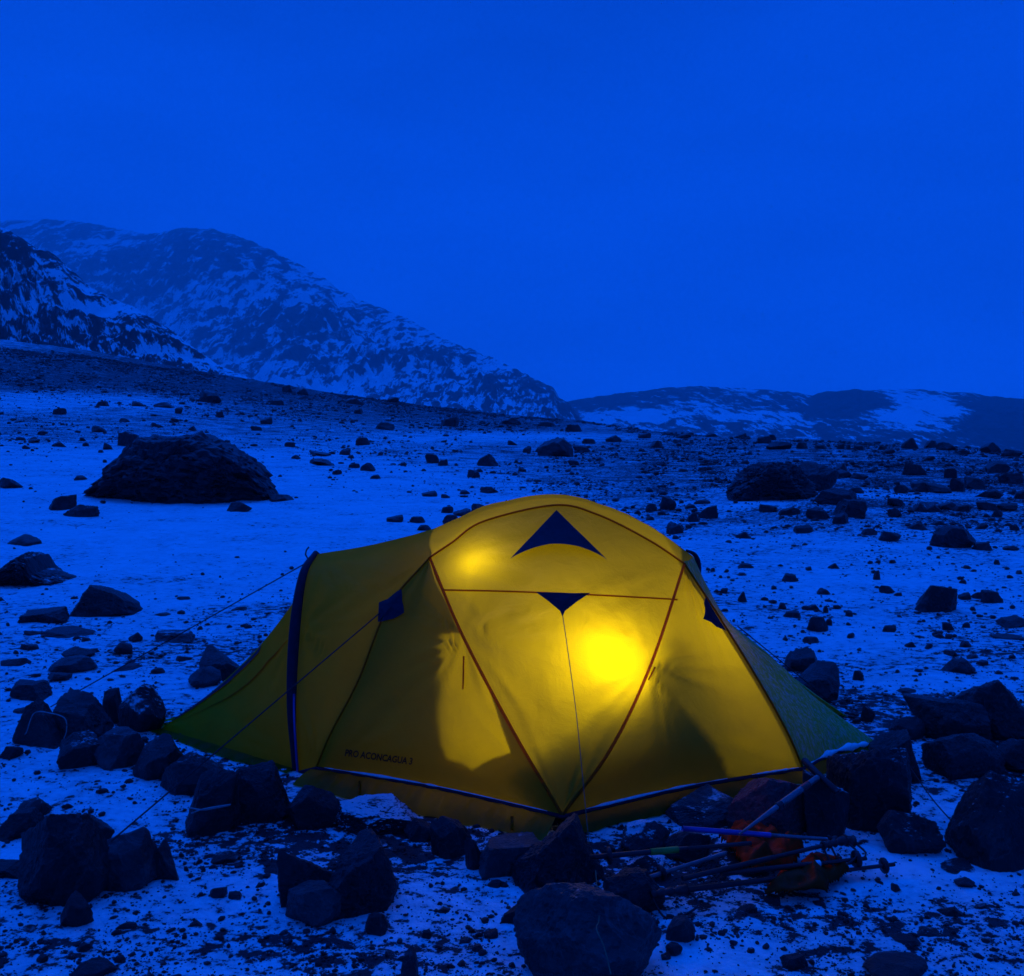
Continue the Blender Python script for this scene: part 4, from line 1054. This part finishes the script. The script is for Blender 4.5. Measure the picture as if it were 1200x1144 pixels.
# uncountable grit and stones around them: one mass
def gravel():
    Vs, Fs = [], []; off = 0
    r_ = np.random.default_rng(5)
    proto = []
    for k in range(10):
        V, F = rock_shape(200 + k, 'bbf'[k % 3], 0 if k < 9 else 1); V[:, 2] -= 0.5; proto.append((V, F))
    # candidate pixels: dense to the crest
    NC = 230000
    u = r_.uniform(-60, 1260, NC)
    vt = np.interp(u, CU, CV) + 1
    q = r_.uniform(0, 1, NC)
    v = vt + (1190 - vt) * np.where(r_.uniform(size=NC) < 0.55, q ** 2.6, q)
    c = cover(u, v)
    cl = fbm(u * 0.03, v * 0.07, 2.0, 4)
    keep = r_.uniform(size=NC) < np.clip((0.96 - c) * (0.75 + 1.9 * cl), 0.006, 1) * 0.9
    u, v, c = u[keep], v[keep], c[keep]
    # intersect with the ground on a per-ray march (vectorised)
    rd = ray(u, v)
    t = np.full(len(u), 1.5); done = np.zeros(len(u), bool); tt = np.geomspace(2.0, 220, 170)
    res = np.full(len(u), np.nan); prev = tt[0]
    for s in tt[1:]:
        idx = np.where(~done)[0]
        if len(idx) == 0: break
        P = rd[idx] * s
        b_ = idx[P[:, 2] + EYE < ground(P[:, 0], P[:, 1], False)]
        res[b_] = prev + (s - prev) * r_.uniform(size=len(b_)); done[b_] = True; prev = s
    ok = done
    P = rd[ok] * res[ok][:, None]; c = c[ok]; vv = v[ok]
    P[:, 2] = ground(P[:, 0], P[:, 1])
    d = P[:, 1]
    px = np.minimum(1.5 + r_.pareto(2.5, len(d)) * 1.9, 9.0)
    px = np.where(d > 40, px * 0.8, px) * np.interp(d, [3, 5, 9], [1.2, 1.05, 1.0])
    size = np.clip(px * d / FPX, 0.006, 0.55)
    intent = (P[:, 0] > -1.0) & (P[:, 0] < 1.5) & (P[:, 1] > 3.95) & (P[:, 1] < 6.3)
    P, size = P[~intent], size[~intent]
    k = r_.integers(0, len(proto), len(P))
    for j, (V, F) in enumerate(proto):
        I = np.where(k == j)[0]
        a = r_.uniform(0, 6.28, len(I)); ca, sa = np.cos(a)[:, None], np.sin(a)[:, None]
        asp = r_.uniform(0.6, 1.25, (len(I), 3)); asp[:, 2] = r_.uniform(0.3, 0.75, len(I)); asp[:, 1] *= r_.uniform(0.5, 1.0, len(I))
        W = V[None] * (asp * size[I][:, None])[:, None]
        x = W[..., 0] * ca - W[..., 1] * sa; y = W[..., 0] * sa + W[..., 1] * ca
        W = np.stack([x, y, W[..., 2]], -1) + P[I][:, None] + np.array([0, 0, 0.12])[None, None] * size[I][:, None, None]
        f = F[None] + (np.arange(len(I)) * len(V))[:, None, None] + off
        Vs.append(W.reshape(-1, 3)); Fs.append(f.reshape(-1, 3)); off += len(I) * len(V)
    o = mesh_obj('gravel', np.vstack(Vs), np.vstack(Fs), M_ROCK, None, False)
    o['frost'] = 0.0
    tag(o, 'dark volcanic gravel and small stones strewn over the snow', 'gravel', None, 'stuff')
gravel()

# ------------------------------------------------------------------ poles, shaft, cloths
def trek_pole(label, pts, segs, basket=None, grip=None, band=None):
    """pts: two ends (world). segs: list of (t0, t1, radius, material, name)"""
    a_, b_ = map(np.asarray, pts)
    r_ = empty('trekking_pole', label, 'trekking pole', 'trekking poles heaped before the tent', tuple(a_))
    d = b_ - a_
    for (t0, t1, rad, m_, nm) in segs:
        P = np.array([d * (t0 + (t1 - t0) * k) for k in np.linspace(0, 1, 6)])
        tb = tube(nm, P, rad, m_, r_, 10)
        if nm == 'upper_tube': ut = tb
    if basket is not None:
        t0, br = basket; dd = d / np.linalg.norm(d)
        P = np.array([d * t0 - dd * 0.006, d * t0 - dd * 0.003, d * t0 + dd * 0.003, d * t0 + dd * 0.008])
        tube('basket', P, [br * 0.4, br, br, br * 0.35], M_BLACK, r_, 14)
    if grip is not None:
        t0, t1 = grip; kk = np.linspace(0, 1, 16)
        P = np.array([d * (t0 + (t1 - t0) * k) for k in kk])
        gp_ = tube('grip', P, 0.013 + 0.004 * np.sin(kk * 26) + 0.006 * (kk > 0.86), M_BLACK, r_, 10)
        lp = curve([d * t1, d * t1 + np.array([0.03, -0.05, -0.03]), d * (t0 * 0.6 + t1 * 0.4) + np.array([0, -0.06, -0.06]), d * t0], 18)
        tube('wrist_strap', lp, 0.004, M_BLACK, gp_, 5)
    if band is not None:
        t0, t1, m_ = band
        P = np.array([d * (t0 + (t1 - t0) * k) for k in np.linspace(0, 1, 4)])
        tube('lock_band', P, 0.0115, m_, ut, 10)
    return r_
zt = 0.14
trek_pole('blue-tubed trekking pole lying highest on the heap, right of the front corner', (at_z(800, 971, 0.22), at_z(1000, 986, 0.10)),
          [(0, 0.5, 0.0095, M_POLE, 'upper_tube'), (0.48, 0.86, 0.007, M_STEEL, 'lower_tube')], None, (0.84, 1.0))
trek_pole('black trekking pole with a green band, left end by the big black block', (at_z(690, 1005, 0.17), at_z(880, 988, 0.16)),
          [(0, 0.6, 0.009, M_BLACK, 'upper_tube'), (0.58, 1.0, 0.007, M_BLACK, 'lower_tube')], (0.12, 0.03), None, (0.37, 0.54, M_GREEN))
trek_pole('black trekking pole crossing over the upper orange cloth', (at_z(800, 1030, 0.10), at_z(990, 985, 0.12)),
          [(0, 0.55, 0.009, M_BLACK, 'upper_tube'), (0.53, 0.86, 0.0075, M_BLACK, 'lower_tube')], None, (0.85, 1.0))
trek_pole('black trekking pole with a white ring, between the two orange cloths', (at_z(845, 1024, 0.09), at_z(1015, 1006, 0.07)),
          [(0, 0.66, 0.0095, M_BLACK, 'upper_tube'), (0.64, 1.0, 0.007, M_BLACK, 'lower_tube')], (0.93, 0.032), None, (0.64, 0.67, M_SNOW))
trek_pole('longest black trekking pole, lowest on the heap with its basket far right', (at_z(762, 1048, 0.06), at_z(1048, 1013, 0.045)),
          [(0, 0.6, 0.0095, M_BLACK, 'upper_tube'), (0.58, 1.0, 0.007, M_BLACK, 'lower_tube')], (0.955, 0.028), (0.0, 0.14))
trek_pole('frosted trekking pole half hidden in the snow under the heap', (at_z(742, 1034, 0.07), at_z(850, 1000, 0.08)),
          [(0, 1.0, 0.008, M_STEEL, 'upper_tube')], (0.3, 0.026))

sh = empty('snow_stake', 'silver shaft with a dark crossbar leaning over the reddish stone', 'stake', None, (0, 0, 0))
a_, b_ = at_z(866, 978, 0.20), at_z(972, 901, 0.26)
sh.location = tuple(a_); d = b_ - a_
seg = lambda t0, t1, k=6: np.array([d * (t0 + (t1 - t0) * q) for q in np.linspace(0, 1, k)])
tube('tip', seg(0, 0.40), np.linspace(0.004, 0.011, 6), M_STEEL, sh, 10)
tube('collar', seg(0.385, 0.43), 0.014, M_BLACK, sh, 10)
tube('shaft', seg(0.42, 0.66), 0.0125, M_STEEL, sh, 12)
tube('red_band', seg(0.655, 0.74), 0.013, M_RED, sh, 10)
tube('neck', seg(0.73, 0.85), 0.0115, M_STEEL, sh, 10)
c0 = seg(0.88, 0.88, 2)[0]; cr = at_z(978, 927, 0.20) - at_z(947, 897, 0.26); cr = cr / np.linalg.norm(cr) * 0.095
tube('crossbar', np.array([c0 - cr, c0 - cr * 0.9, c0, c0 + cr * 0.9, c0 + cr]), [0.010, 0.015, 0.013, 0.015, 0.010], M_BLACK, sh, 10)

def cloth(label, poly, seed, hgt=0.07, zb=0.02):
    P = np.array(poly, float); lo, hi = P.min(0), P.max(0); k = 44
    uu_, vv_ = np.meshgrid(np.linspace(lo[0], hi[0], k), np.linspace(lo[1], hi[1], k), indexing='ij')
    W = at_z(uu_, vv_, zb)
    c = W.reshape(-1, 3).mean(0)
    ins = inside(P, uu_, vv_)
    e = np.zeros_like(uu_)
    for it in range(len(P)):
        a_, b_ = P[it], P[(it + 1) % len(P)]
        ab = b_ - a_; tq = np.clip(((uu_ - a_[0]) * ab[0] + (vv_ - a_[1]) * ab[1]) / (ab @ ab), 0, 1)
        dd = np.hypot(uu_ - a_[0] - tq * ab[0], vv_ - a_[1] - tq * ab[1])
        e = dd if it == 0 else np.minimum(e, dd)
    edge = np.clip(e / 9.0, 0, 1)
    h = hgt * (0.25 + 0.75 * edge ** 0.6) * (0.55 + 0.9 * np.abs(ridged(W[..., 0] * 7, W[..., 1] * 7, seed, 3)))
    W[..., 2] = ground(W[..., 0], W[..., 1]) + 0.012 + h * 0.7
    W[..., :2] += 0.012 * np.stack([fbm(W[..., 0] * 12, W[..., 1] * 12, seed, 3), fbm(W[..., 0] * 12, W[..., 1] * 12, seed + 4, 3)], -1)
    fq = grid_faces(k, k); keep = ins.ravel()[fq].all(1)
    o = mesh_obj('orange_cloth', W.reshape(-1, 3), fq[keep], M_ORANGE)
    md = o.modifiers.new('thick', 'SOLIDIFY'); md.thickness = 0.004
    tag(o, label, 'cloth', 'orange nylon gear under the trekking poles')
cloth('upper crumpled orange cloth lying behind the crossing trekking poles', [(840, 988), (862, 974), (892, 976), (930, 992), (944, 1004), (926, 1024), (880, 1028), (862, 1010)], 2.0, 0.13)
cloth('lower folded orange cloth poking out under the trekking poles', [(894, 1050), (914, 1030), (950, 1014), (990, 1020), (996, 1030), (974, 1040), (970, 1056), (930, 1056)], 6.0, 0.09)
cloth('small orange cloth scrap by the white-ringed pole', [(938, 1012), (946, 1004), (960, 1002), (985, 1008), (980, 1016), (955, 1018)], 9.0, 0.06)

# cords lying on stones
def cord(label, pts, m=M_CORD, rad=0.0028):
    P = curve(pts, 40); o = tube('cord', P, rad, m, None, 6)
    tag(o, label, 'cord', None)
h_ = lambda u, v, z: at_z(u, v, z)
cord('pale cord looped over the squared stone left of the tent', [h_(22, 858, 0.06), h_(30, 860, 0.06), h_(40, 836, 0.2), h_(60, 836, 0.22), h_(76, 842, 0.2), h_(78, 856, 0.14), h_(74, 868, 0.08)])
cord('pale cord crossed around the upright squared stone', [h_(223, 947, 0.13), h_(240, 949, 0.135), h_(271, 943, 0.15), h_(240, 948, 0.14), h_(224, 953, 0.11)], M_CORD, 0.003)
cord('knotted pale cord sticking up by the wide dark slab', [h_(667, 1046, 0.17), h_(660, 1065, 0.12), h_(650, 1074, 0.09), h_(658, 1077, 0.09), h_(659, 1062, 0.13), h_(655, 1046, 0.17)], M_CORD, 0.0026)
cord('thin pale cord running over the boulder at the bottom edge', [h_(698, 1020, 0.2), h_(702, 1074, 0.2), h_(699, 1088, 0.24), h_(708, 1110, 0.23), h_(716, 1142, 0.2)], M_GUY, 0.0015)

# bulky gear inside whose shadow darkens the lower wall
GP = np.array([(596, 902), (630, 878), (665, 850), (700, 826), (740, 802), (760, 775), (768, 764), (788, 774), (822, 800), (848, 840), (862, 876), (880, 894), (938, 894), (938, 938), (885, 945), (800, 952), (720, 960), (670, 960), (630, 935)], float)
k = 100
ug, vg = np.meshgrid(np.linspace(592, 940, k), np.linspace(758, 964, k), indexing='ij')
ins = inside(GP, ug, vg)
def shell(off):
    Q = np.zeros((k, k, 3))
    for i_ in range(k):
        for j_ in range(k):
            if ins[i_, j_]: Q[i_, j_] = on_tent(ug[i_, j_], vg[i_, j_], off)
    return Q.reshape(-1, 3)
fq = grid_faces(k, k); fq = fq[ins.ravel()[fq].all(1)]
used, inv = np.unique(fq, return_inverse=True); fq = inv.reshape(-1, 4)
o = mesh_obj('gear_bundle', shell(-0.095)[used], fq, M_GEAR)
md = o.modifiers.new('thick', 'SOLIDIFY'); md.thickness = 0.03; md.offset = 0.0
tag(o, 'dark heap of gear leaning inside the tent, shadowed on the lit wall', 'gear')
